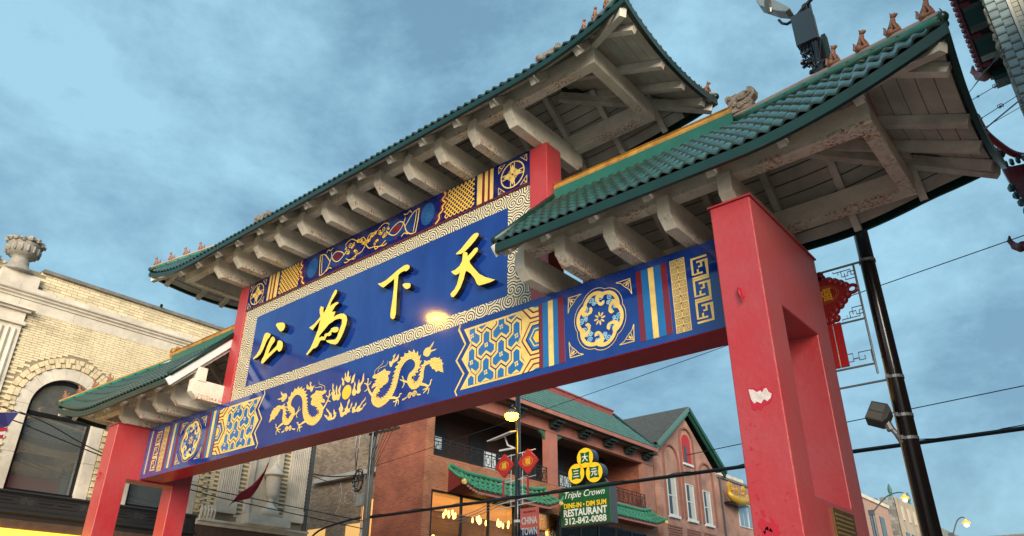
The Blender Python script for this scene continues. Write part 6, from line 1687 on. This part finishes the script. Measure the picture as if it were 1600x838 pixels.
# ------------------------------------------------------------------ street lamps
LAMP = mat('sodium lamp glow', (1.0,0.6,0.1), 0.4, emit=(1.0,0.46,0.01), estr=32.0)
LAMP2 = mat('far lamp glow', (1.0,0.6,0.2), 0.4, emit=(1.0,0.50,0.12), estr=7.0)
CREDP = mat('bright red knot sign', (0.50,0.012,0.012), 0.4, coat=0.3, var=0.15)
def knot(cx, y, cz, r, par_name='knot_sign', parent=None, txt=True):
    """red Chinese knot shape with scalloped corners, flat sign with real thickness"""
    pts = []
    for k in range(4):
        a0 = k*pi/2; p = (cos(a0), sin(a0)); q = (cos(a0+pi/2), sin(a0+pi/2))
        pts.append((cx+p[0]*r*1.12, cz+p[1]*r*1.12))
        for j in range(1, 12):
            t = j/12; x = p[0]*(1-t)+q[0]*t; z = p[1]*(1-t)+q[1]*t
            l = hypot(x, z); k2 = 1.0+(0.10 if j % 2 else -0.02)*1.0
            pts.append((cx+x*r*k2*1.08, cz+z*r*k2*1.08))
    bb = MB(); bb.prism(pts, XZ(y), -0.03, 0.03); kn = bb.build('knot_sign', CREDP, parent)
    for k in range(4):
        a0 = k*pi/2
        for j in range(1, 6):
            t = j/6; x = cos(a0)*(1-t)+cos(a0+pi/2)*t; z = sin(a0)*(1-t)+sin(a0+pi/2)*t
            bb = MB(); bb.blob((cx+x*r*1.07, y, cz+z*r*1.07), (r*0.14, 0.04, r*0.14), 8, 5); bb.build('knot_bead', CREDP, kn, smooth=True)
    bb = MB(); bb.tube([(cx+r*0.56*cos(2*pi*i/24), y-0.032, cz+r*0.40*sin(2*pi*i/24)) for i in range(25)], r*0.02, 5, cap=False); bb.build('gold_ring', GOLD, kn)
    bb = MB(); bb.prism([(cx+r*0.46*cos(2*pi*i/24), cz+r*0.33*sin(2*pi*i/24)) for i in range(24)], XZ(y), -0.034, -0.028); bb.build('medallion', mat('orange red medallion', (0.55,0.06,0.012), 0.4), kn)
    place_text('福', r*0.62, Matrix.Translation((cx, y-0.038, cz)), GOLD, kn, bold=0.004)
    return kn
sl = thing('street_lamp', (-5.76, 11.4, 0.13), 'lit street lamp post with red knot signs, solar panel and banner', 'street lamp')
b = MB(); b.tube([(-5.76,11.4,0.13),(-5.76,11.4,9.3)], [0.12,0.085], 12); b.build('post', BLKM, sl, smooth=True)
b = MB(); b.tube([(-5.76,11.4,8.72),(-5.80,11.2,8.86),(-5.70,11.0,8.72)], 0.04, 8); b.build('lamp_arm', BLKM, sl)
b = MB(); b.lathe((-5.68,10.98,8.50), [(0.20,-0.02),(0.22,0.03),(0.15,0.10),(0.06,0.16)], 16); hd = b.build('lamp_head', DGREY, sl, smooth=True)
b = MB(); b.lathe((-5.68,10.98,8.35), [(0.07,-0.08),(0.19,-0.02),(0.22,0.06),(0.22,0.13)], 16); b.build('lamp_lens', LAMP, hd, smooth=True)
b = MB(); b.bar((-6.75,11.2,7.82),(-5.75,11.2,7.98),0.50,0.04,upv=(0,-0.3,1)); b.build('solar_panel', mat('pale panel back', (0.48,0.47,0.45), 0.5), sl)
b = MB(); b.tube([(-6.2,11.25,7.88),(-6.15,11.35,7.6),(-5.84,11.4,7.45)], 0.03, 6); b.box((-6.45,11.25,7.42),(-5.8,11.33,7.47)); b.build('panel_bracket', WHITEP, sl)
WR = mat('white railing tube', (0.60,0.62,0.62), 0.45)
b = MB()
for z_ in (7.25, 6.42, 5.78, 5.62): b.tube([(-6.55,11.35,z_-0.05),(-4.98,11.35,z_+0.05)], 0.016, 6)
for x in (-6.0,-5.52): b.tube([(x,11.35,5.62),(x,11.35,7.28)], 0.014, 6)
for (x0_, s) in ((-6.0,-1),(-5.52,1)):
    for z_ in (6.95, 6.5, 5.95):
        b.tube([(x0_,11.35,z_),(x0_+s*0.22,11.35,z_),(x0_+s*0.22,11.35,z_-0.12),(x0_+s*0.10,11.35,z_-0.12)], 0.010, 5)
b.build('knot_frame', WR, sl)
knot(-6.24, 11.3, 6.92, 0.34, parent=sl); knot(-5.24, 11.3, 6.93, 0.36, parent=sl)
for x, z_ in ((-6.26, 6.45), (-5.24, 6.45)):
    b = MB(); b.tube([(x-0.02,11.3,z_),(x-0.02,11.3,5.85)], 0.035, 8); b.build('tassel', CREDP, sl)
b = MB(); b.box((-5.78,11.30,5.03),(-5.74,11.31,5.04)); b.tube([(-5.76,11.4,5.10),(-5.76,11.4,5.18)], 0.125, 12); b.build('white_band', WHITEP, sl)
# banner
b = MB(); b.box((-5.60,11.33,3.9),(-4.86,11.345,5.50)); bn = b.build('banner', mat('coral banner cloth', (0.62,0.14,0.11), 0.7), sl)
b = MB(); b.prism([(-5.60,3.9),(-4.86,3.9),(-4.86,4.15),(-5.02,4.55),(-4.86,4.86),(-5.60,4.86)][0:1]+[(-5.05,3.9),(-5.25,4.35),(-4.95,4.60),(-4.88,4.88),(-5.60,4.88)], XZ(11.326), 0, 0.003); b.build('navy_print', mat('navy banner print', (0.008,0.03,0.11), 0.7), bn)
place_text('CHINA', 0.30, Matrix.Translation((-5.23,11.322,5.12)), FWH, bn, bold=0.006, width=0.62)
place_text('TOWN', 0.30, Matrix.Translation((-5.23,11.320,4.80)), FWH, bn, bold=0.006, width=0.62)
place_text('WELCOME TO', 0.07, Matrix.Translation((-5.23,11.322,5.38)), mat('dark banner text', (0.05,0.01,0.02), 0.7), bn, width=0.5)

# black lamp post in front
bp = thing('black_lamp_post', (7.86, 2.0, 0.13), 'tall black lamp post right of the pink pillar with knot frame and floodlight', 'street lamp')
b = MB(); b.tube([(7.865,2.0,0.13),(7.865,2.0,6.0),(7.865,2.0,10.66)], [0.105,0.093,0.075], 16); b.build('post', BLKM, bp, smooth=True)
for z_ in (6.10, 4.52, 3.78, 4.05):
    b = MB(); b.tube([(7.865,2.0,z_-0.018),(7.865,2.0,z_+0.018)], 0.104, 16); b.box((7.80,1.885,z_-0.015),(7.83,1.92,z_+0.03)); b.build('steel_band', GREYM, bp)
b = MB()
b.tube([(7.80,1.95,6.10),(6.4,1.95,6.10)], 0.016, 8); b.tube([(7.70,1.95,6.08),(7.70,1.95,4.60)], 0.014, 8)
b.tube([(7.70,1.95,5.33),(6.4,1.95,5.33)], 0.014, 8); b.tube([(7.70,1.95,4.73),(6.4,1.95,4.73)], 0.014, 8); b.tube([(7.80,1.95,4.50),(6.4,1.95,4.50)], 0.014, 8)
frm = b.build('sign_frame', mat('dull grey frame tube', (0.22,0.25,0.27), 0.45, metal=0.3), bp)
for z_, s in ((6.06, -1), (5.36, 1)):
    b = MB()
    q = [(0,0),(-0.06,0),(-0.06,0.06),(-0.16,0.06),(-0.16,0.10),(-0.22,0.10),(-0.22,0.0)]
    for P in ([(0,0.05),(-0.08,0.05),(-0.08,0.10),(-0.16,0.10),(-0.16,0.02)], [(0,0.10),(-0.04,0.10),(-0.04,0.02),(-0.20,0.02),(-0.20,0.06)], [(0,0.15),(-0.12,0.15),(-0.12,0.06)], [(-0.20,0.02),(-0.26,0.02),(-0.26,0.0)]):
        b.tube([(7.69+u, 1.95, z_+s*v) for u, v in P], 0.007, 5)
    b.build('fret', MATS['dull grey frame tube'], frm)
b = MB()
for P in ([(0.0,0.0),(0.0,0.15),(-0.15,0.15),(-0.15,0.05),(-0.08,0.05),(-0.08,0.10)], [(-0.15,0.08),(-0.22,0.08)], [(-0.37,0.0),(-0.37,0.15),(-0.22,0.15),(-0.22,0.05),(-0.30,0.05),(-0.30,0.10)]):
    b.tube([(7.68+u, 1.95, 4.76+v) for u, v in P], 0.008, 5)
b.build('fret', MATS['dull grey frame tube'], frm)
# big knot sign: stepped lobes
kc = (7.26, 1.95, 5.75)
b = MB()
for s in (-1, 1):
    for (u, v, r_) in ((0.10,0.20,0.062),(0.17,0.165,0.06),(0.235,0.125,0.058),(0.29,0.08,0.055),(0.29,-0.05,0.055),(0.235,-0.11,0.058),(0.18,-0.165,0.06),(0.11,-0.22,0.062),(0.06,-0.28,0.06),(0.03,-0.34,0.06),(0.10,-0.33,0.055),(0.0,0.26,0.07),(0.0,0.32,0.05)):
        bb = MB(); bb.blob((kc[0]+s*u, kc[1], kc[2]+v), (r_, 0.045, r_), 10, 7); bb.build('knot_lobe', mat('dark red knot sign', (0.28,0.008,0.010), 0.45, coat=0.2), bp, smooth=True)
    bb = MB(); bb.tube([(kc[0]+s*(0.365+0.06*cos(t)), kc[1], kc[2]+0.015+0.052*sin(t)) for t in [2*pi*i/14 for i in range(15)]], 0.024, 7, cap=False); bb.build('knot_loop', MATS['dark red knot sign'], bp, smooth=True)
bb = MB(); bb.prism([(kc[0]+u, kc[2]+v) for u, v in ((-0.31,0.02),(-0.2,0.17),(0,0.27),(0.2,0.17),(0.31,0.02),(0.2,-0.15),(0.08,-0.30),(-0.08,-0.30),(-0.2,-0.15))], XZ(kc[1]), -0.03, 0.03); kb = bb.build('knot_body', MATS['dark red knot sign'], bp)
for rx, rz in ((0.20,0.125),(0.175,0.105)):
    bb = MB(); bb.tube([(kc[0]+rx*cos(2*pi*i/30), kc[1]-0.032, kc[2]+0.01+rz*sin(2*pi*i/30)) for i in range(31)], 0.004, 5, cap=False); bb.build('gold_ring', mat('dull orange gold', (0.50,0.16,0.02), 0.4), kb)
place_text('福', 0.19, Matrix.Translation((kc[0]+0.02, kc[1]-0.036, kc[2]+0.01)), mat('orange gold lettering', (0.75,0.33,0.03), 0.4), kb, bold=0.004)
for x in (7.215, 7.265, 7.325, 7.375):
    b = MB(); b.box((x-0.022,1.935,4.76),(x+0.022,1.965,5.35)); b.build('tassel', CREDP if x != 7.325 else CREDP, bp)
b = MB(); b.box((7.292,1.94,4.76),(7.300,1.96,5.33)); b.build('tassel_gap_rod', WHITEP, bp)
# floodlight
b = MB()
mF = Matrix.Translation((7.63,1.86,4.07)) @ Matrix.Rotation(radians(25), 4, 'Y') @ Matrix.Rotation(radians(-20), 4, 'X')
b.prism([(-0.11,-0.12),(0.08,-0.12),(0.12,-0.06),(0.12,0.08),(0.07,0.13),(-0.11,0.12)], lambda u, v, d: mF @ Vector((u, d, v)), -0.09, 0.09); fo = b.build('floodlight', mat('bronze grey housing', (0.09,0.088,0.08), 0.45, var=0.2), bp, bevel=0.006)
b = MB(); b.obox(mF @ Matrix.Translation((-0.015,-0.094,0.05)), 0.15, 0.008, 0.10); b.build('floodlight_glass', mat('grey lens', (0.16,0.17,0.165), 0.15, spec=0.8), fo)
b = MB(); b.obox(mF @ Matrix.Translation((-0.015,-0.094,-0.065)), 0.17, 0.008, 0.09); b.build('floodlight_visor', mat('light bronze visor', (0.14,0.13,0.115), 0.4), fo)
b = MB(); b.tube([(7.70,1.88,3.95),(7.76,1.90,3.84),(7.79,1.95,3.74)], 0.032, 8); b.tube([(7.69,1.88,3.98),(7.72,1.88,3.88)], 0.045, 8); b.build('knuckle', GREYM, bp)
b = MB(); b.tube([(7.80,1.90,4.75),(7.785,1.895,3.6),(7.78,1.89,2.0)], 0.009, 6); b.build('conduit', mat('brassy conduit', (0.30,0.22,0.12), 0.35, metal=0.7), bp)
# top equipment
b = MB(); b.box((7.625,1.86,9.86),(7.935,2.08,10.47)); b.build('equipment_box', mat('slate grey cabinet', (0.045,0.065,0.085), 0.5, var=0.1), bp, bevel=0.012)
b = MB(); rr = random.Random(8)
b.tube([(7.865,2.0,9.2),(7.865,2.0,9.9)], 0.11, 12)
for k in range(26): b.blob((7.80+rr.uniform(-.14,.14), 1.93+rr.uniform(-.08,.08), 9.36+rr.uniform(-.05,.50)), rr.uniform(.02,.045), 6, 5, jit=0.3)
for k in range(7): b.tube([(7.68+0.05*k,1.9,9.86),(7.66+0.05*k,1.87,9.70),(7.74+0.03*k,1.90,9.5),(7.80+0.01*k,1.93,9.25)], 0.011, 5)
b.build('cable_tangle', BLKM, bp, kind='stuff')
b = MB(); b.box((7.97,2.0,9.42),(8.03,2.12,9.98)); b.build('antenna_panel', mat('dark green antenna', (0.02,0.05,0.045), 0.5), bp)
b = MB(); b.tube([(7.865,2.0,10.45),(7.83,1.98,10.62)], 0.045, 8); b.build('arm_clamp', DGREY, bp)
b = MB(); b.tube([(7.43,1.95,10.60),(7.47,1.95,10.50),(7.54,1.95,10.44),(7.62,1.95,10.45),(7.74,1.95,10.53),(7.86,1.95,10.62),(8.25,1.95,10.86),(8.7,1.95,11.1)], [0.022,0.022,0.024,0.026,0.028,0.03,0.03,0.03], 8); b.build('lamp_arm', BLKM, bp, smooth=True)
mH = Matrix.Translation((7.40,1.95,10.88)) @ Matrix.Rotation(radians(-38), 4, 'Y')
b = MB(); 
b.prism([(0.05,-0.36),(0.075,-0.20),(0.09,0.0),(0.07,0.30),(-0.03,0.34),(-0.09,0.20),(-0.075,-0.15),(-0.03,-0.34)], lambda u, v, d: mH @ Vector((u+0.0, d, v)), -0.11, 0.11); ch = b.build('lamp_head', mat('pale grey luminaire', (0.32,0.37,0.37), 0.45, var=0.2), bp, bevel=0.02)
b = MB(); b.blob(mH @ Vector((-0.02,-0.09,0.06)), (0.07,0.04,0.20), 10, 6); b.build('lamp_lens', mat('brown prismatic lens', (0.10,0.085,0.06), 0.2, spec=0.8), ch)

# a second lamp, across the corner, whose light shows in the glossy sign
s2 = thing('street_lamp', (-5.6, -7.54, 0.13), 'lit street lamp across the corner, out of the picture', 'street lamp')
b = MB(); b.tube([(-7.2,-7.54,0.13),(-7.2,-7.54,10.9),(-6.8,-7.54,11.15),(-6.1,-7.54,11.05)], [0.11,0.08,0.05,0.04], 10); b.build('post', BLKM, s2)
b = MB(); b.lathe((-5.85,-7.54,10.88), [(0.22,-0.02),(0.28,0.03),(0.18,0.12),(0.06,0.20)], 16); b.build('lamp_head', DGREY, s2)
b = MB(); b.lathe((-5.85,-7.54,10.72), [(0.08,-0.06),(0.20,0.0),(0.25,0.08),(0.26,0.13)], 16); b.build('lamp_lens', mat('strong sodium glow', (1.0,0.7,0.1), 0.4, emit=(1.0,0.47,0.03), estr=90.0), s2)
for (x_, y_, z_, hx, lab) in ((-8.1, 60, 11.7, 2.65, 'farther lit street lamp before the grey stone tower'), (-3.8, 66, 10.2, 1.2, 'farthest lit street lamp by the right of the black post')):
    s3 = thing('street_lamp', (x_, y_, 0.13), lab, 'street lamp')
    b = MB(); b.tube([(x_,y_,0.13),(x_,y_,z_)], [0.16,0.12], 8); b.box((x_-0.3,y_-0.2,z_-0.3),(x_+0.1,y_+0.2,z_+0.1)); b.build('post', DGREY, s3)
    b = MB(); b.tube(smooth_line([(x_,y_,z_-0.1),(x_+hx*0.45,y_,z_+0.95),(x_+hx*0.8,y_,z_+1.25),(x_+hx,y_,z_+1.15),(x_+hx,y_,z_+0.95)],4), 0.055, 6); b.build('lamp_arm', DGREY, s3)
    b = MB(); b.lathe((x_+hx,y_,z_+0.75), [(0.36,0),(0.30,0.10),(0.12,0.22),(0.06,0.36)], 12); b.build('lamp_shade', mat('amber shade', (0.5,0.2,0.03), 0.4, emit=(1.0,0.4,0.05), estr=0.8), s3)
    b = MB(); b.blob((x_+hx,y_,z_+0.62), (0.19,0.19,0.15), 10, 6); b.build('lamp_globe', LAMP2, s3)

# ------------------------------------------------------------------ far end of the street
fb = thing('stone_tower_building', (-10, 76, 0), 'grey rubble stone building with a tan carved front far down the street', 'building')
b = MB(); b.box((-14.0, 72, 0), (-9.05, 84, 14.4)); 
for k in range(6): b.box((-13.4+0.75*k, 72, 14.4), (-12.95+0.75*k, 72.4, 14.7))
b.build('wall', GREYB, fb)
b = MB(); b.box((-9.05, 71.9, 0), (-8.99, 84, 14.6)); b.build('front_wall', TANST, fb)
for k in range(5):
    b = MB(); b.box((-8.98, 73.2+2.1*k, 12.6), (-8.9, 73.8+2.1*k, 13.9)); b.build('arcade_strip', mat('pale stone strip', (0.5,0.42,0.32), 0.7), fb)
    b = MB(); b.box((-8.98, 73.0+2.1*k, 10.3), (-8.92, 74.2+2.1*k, 11.5)); b.build('window', GL2, fb)
b = MB(); b.box((-9.0, 73, 9.4), (-7.9, 83, 10.2)); b.build('balcony', mat('green red balcony', (0.35,0.12,0.05), 0.6, var=0.5), fb)
for (x_, y_) in ((-9.4, 72.3), (-9.2, 78)):
    b = MB(); b.lathe((x_, y_, 14.4), [(0.20,0),(0.14,0.2),(0.16,0.4),(0.08,0.5),(0.18,0.7),(0.20,1.0),(0.12,1.3),(0.04,1.5)], 10); b.build('copper_finial', mat('verdigris copper', (0.06,0.15,0.12), 0.6, var=0.4, vscale=8), fb)
f2 = thing('pink_corner_building', (-10.5, 64, 0), 'narrow pink plastered building corner beside the far stone tower', 'building')
b = MB(); b.box((-15, 60, 0), (-9.75, 71.5, 13.5)); b.build('wall', mat('pink plaster', (0.42,0.26,0.20), 0.8, var=0.2), f2); b = MB(); b.box((-15.1,59.9,13.5),(-9.6,71.6,13.8)); b.build('cornice', STONE, f2)
for k in range(3):
    b = MB(); b.box((-9.75, 62+3*k, 10.2), (-9.68, 63.3+3*k, 12.4)); b.build('window', GL2, f2)
f3 = thing('grey_block_building', (-11, 95, 0), 'distant grey building right of the black lamp post', 'building')
b = MB(); b.box((-16, 90, 0), (-10.2, 105, 14.4)); b.box((-14.5, 90, 14.4), (-11.5, 95, 15.2)); b.build('wall', mat('grey green stone', (0.24,0.25,0.22), 0.8, var=0.3), f3)
b = MB(); b.lathe((-10.6, 90.4, 14.4), [(0.25,0),(0.18,0.4),(0.28,0.9),(0.32,1.4),(0.05,2.2)], 10); b.build('copper_finial', MATS['verdigris copper'], f3)
for k in range(3):
    b = MB(); b.box((-15.2+1.7*k, 89.95, 12.0), (-14.4+1.7*k, 90, 13.4)); b.build('window', GL2, f3)
f4 = thing('low_far_building', (-3, 100, 0), 'lowest distant flat building at the right end of the street', 'building')
b = MB(); b.box((-8, 95, 0), (0.5, 110, 12.9)); b.build('wall', mat('pale far wall', (0.33,0.30,0.27), 0.8, var=0.3), f4); b = MB(); b.box((-8.1,94.9,12.9),(0.6,110,13.1)); b.build('coping', SOOT, f4)

# ------------------------------------------------------------------ stone building with tiled canopy, right edge
rb_ = thing('stone_corner_building', (12, 4, 0), 'pale stone and glazed brick building with a dark tiled canopy at upper right', 'building')
XR, YR = 10.12, 7.86
b = MB(); b.box((XR, YR, 0), (22, 13.2, 20)); b.build('wall', mat('mid grey stone', (0.20,0.20,0.19), 0.8, var=0.3, bump=0.4), rb_)  # one plain grey stone for the whole wall
GBR = mat('grey green glazed brick', (0.30,0.36,0.34), 0.35, var=0.25, vscale=5.0, perobj=0.18, coat=0.3)
BB = MB()
BB.prism([(0.0,0.0),(0.04,-0.012),(0.055,-0.04),(0.055,-0.17),(0.04,-0.20),(0.0,-0.212)], lambda u, v, d: (d, -u, v), 0.0, 0.165)
GBM = shared('glazed_brick', BB, GBR)
z = 17.0
while z > 8.0:
    for c_ in (0, 1):
        piece('glazed_brick', GBM, Matrix.Translation((XR+0.005+0.172*c_, YR, z-(0.10 if c_ else 0.0))), rb_)
    z -= 0.222
b = MB(); b.box((XR+0.36, YR-0.03, 8), (XR+0.42, YR, 18)); b.build('cream_strip', mat('cream glazed strip', (0.60,0.56,0.46), 0.4), rb_)
CB2 = mat('cream glazed small brick', (0.55,0.49,0.36), 0.4, var=0.15, perobj=0.15)
SB2 = MB(); SB2.box((0,-0.03,0),(0.11,0.0,0.115)); SB2 = shared('cream_brick', SB2, CB2)
for k in range(64):
    piece('cream_brick', SB2, Matrix.Translation((XR+0.425, YR, 16.8-0.13*k)), rb_)
b = MB(); b.box((XR+0.545, YR-0.05, 8), (XR+0.63, YR, 18)); b.box((XR+0.66, YR-0.10, 8), (XR+0.80, YR, 18)); b.box((XR+0.83, YR-0.06, 8), (XR+1.3, YR, 18)); b.build('carved_stone_jamb', STONE, rb_)
b = MB(); rr = random.Random(2)
for k in range(40): b.blob((XR-0.02+rr.uniform(-.03,.03), YR+0.02, 8+k*0.24), (0.045,0.05,0.12), 6, 5, jit=0.35)
b.build('rough_edge_mortar', mat('crumbling mortar', (0.25,0.23,0.17), 0.9, var=0.5, vscale=20), rb_, kind='stuff')
# canopy on the street side of the corner, running away down the street
CNX0, CNZ, CY0, CY1 = 9.58, 15.2, 6.6, 12.1
cn = MB(); cn.box((CNX0+0.05, CY0, CNZ), (XR+0.04, CY1, CNZ+0.14)); cn = cn.build('canopy', mat('near black soffit', (0.020,0.006,0.010), 0.6), rb_)
k = 0; y = CY0
while y < CY1-0.7:
    bb = MB(); bb.prism([(y,0.0),(y+0.08,-0.08),(y+0.30,-0.16),(y+0.55,-0.20),(y+0.85,-0.16),(y+1.02,-0.06),(y+1.05,0.0)], lambda u, v, d: (d, u, CNZ+v), CNX0+0.12, XR-0.02); bb.build('canopy_rib', mat('dark teal glaze', (0.008,0.06,0.056), 0.25, coat=0.4), cn)
    bb = MB(); bb.box((CNX0+0.10, y+1.07, CNZ-0.06), (CNX0+0.30, y+1.25, CNZ-0.001)); bb.build('maroon_batten', mat('maroon batten paint', (0.20,0.02,0.05), 0.4), cn)
    y += 1.30
b = MB(); b.box((CNX0+0.03, CY0, CNZ-0.04), (CNX0+0.08, CY1, CNZ+0.16)); b.build('gutter_board', mat('maroon gutter board', (0.24,0.07,0.09), 0.5), cn)
SAW = mat('maroon drip tile', (0.24,0.06,0.075), 0.5, perobj=0.2)
sb3 = MB(); sb3.add([(0,-0.11,0),(0,0.11,0),(-0.09,0,-0.01),(0,-0.11,0.10),(0,0.11,0.10),(-0.09,0,0.09)], [(0,1,2),(3,5,4),(0,2,5,3),(1,4,5,2),(0,3,4,1)])
SAWM = shared('drip_tile', sb3, SAW)
for k in range(24): piece('drip_tile', SAWM, Matrix.Translation((CNX0+0.03, CY0+0.15+0.225*k, CNZ+0.02)), cn)
def horn(parent, c, s, m, flip=1):
    bb = MB(); bb.tube([(c[0], c[1], c[2]), (c[0]-0.06*s*flip, c[1]+0.08*s, c[2]+0.02*s), (c[0]-0.15*s*flip, c[1]+0.12*s, c[2]+0.10*s), (c[0]-0.20*s*flip, c[1]+0.10*s, c[2]+0.22*s), (c[0]-0.17*s*flip, c[1]+0.04*s, c[2]+0.30*s)], [0.10*s,0.10*s,0.075*s,0.05*s,0.015*s], 9)
    return bb.build('canopy_horn', m, parent, smooth=True)
DRO = mat('dusty rose glaze', (0.38,0.16,0.15), 0.45, var=0.3)
b = MB(); b.prism([(CY1,-0.20),(CY1+0.10,-0.26),(CY1+0.5,-0.26),(CY1+0.75,-0.10),(CY1+0.8,0.14),(CY1,0.14)], lambda u, v, d: (d, u, CNZ+v), CNX0+0.22, XR+0.0); b.build('canopy_end', MATS['dark teal glaze'], cn)
horn(cn, (CNX0+0.14, CY1, CNZ-0.02), 1.5, DRO)
b = MB()
for k in range(6): b.blob((CNX0+0.20+0.07*k, CY1+0.1, CNZ-0.14), (0.06,0.06,0.06), 7, 5, jit=0.3)
b.build('carved_boss', GREYORN, cn, kind='stuff')

pb = thing('pagoda_roofed_building', (10.6, 16, 0), 'dark red building with upturned green tiled canopies beyond the right roof corner', 'building')
DRD = mat('dark red lacquer', (0.16,0.008,0.012), 0.4, var=0.3); 
b = MB(); b.box((10.15, 13.8, 0), (18, 24, 13.3)); b.build('wall', mat('dark shopfront wall', (0.06,0.05,0.05), 0.8, var=0.3), pb)
b = MB()
P = smooth_line([(9.12,14.32,12.25),(9.20,14.35,11.85),(9.34,14.3,11.55),(9.62,14.3,11.34),(9.85,14.3,11.3),(10.2,14.3,11.3)],4)
P = [(9.14,12.6,14.45),(9.17,12.8,14.2),(9.22,13.0,14.0),(9.39,13.32,13.74),(9.6,13.6,13.5),(9.85,13.85,13.42),(10.2,14.1,13.4)]
b.tube(smooth_line(P,3), [0.05]+[0.09]*18, 8); b.build('upturned_ridge', mat('red glazed ridge', (0.25,0.02,0.025), 0.4), pb, smooth=True)
cn2 = MB(); cn2.prism([(9.25,13.35),(9.5,13.2),(10.2,13.1),(10.2,11.5),(9.55,11.9),(9.35,12.6)], lambda u, v, d: (u, 13.75+d, v), 0.0, 0.5); cn2.build('red_lacquer_panel', DRD, pb)
b = MB()
for k in range(5):
    for j in range(3): b.tube([(9.38+0.14*k, 13.55-0.08*j, 13.28-0.09*j), (9.40+0.14*k, 13.40-0.08*j, 13.16-0.09*j)], 0.05, 7)
b.build('canopy_tiles', GDARK, pb, kind='stuff')
b = MB()
for k in range(5): b.blob((9.32+0.05*k, 13.6, 12.5-0.25*k), (0.09,0.09,0.12), 7, 5, jit=0.2)
b.build('teal_carving', MATS['dark teal glaze'], pb)
hb = horn(pb, (9.12, 14.9, 11.38), 1.4, mat('maroon horn', (0.16,0.035,0.04), 0.5))
b = MB(); b.box((9.1, 14.85, 11.18), (10.1, 15.3, 11.42)); b.build('lower_canopy', DRD, pb)

ob = thing('unseen_shade_block', (16, 1, 0), 'unseen brick block added out of view to shade the right pillar', 'building')  # added block, never in view, keeps light off the pillar's right side
b = MB(); b.box((11.6, -4.2, 0), (28, 7.0, 14)); b.build('wall', RB_YZ, ob)
for k in range(4):
    for j in range(3):
        b = MB(); b.box((11.54, -3.6+2.7*k, 4.6+3.5*j), (11.6, -2.2+2.7*k, 6.8+3.5*j)); w_ = b.build('window', WFR, ob)
        b = MB(); b.box((11.52, -3.5+2.7*k, 4.7+3.5*j), (11.538, -2.3+2.7*k, 6.7+3.5*j)); b.build('pane', GL2, w_)
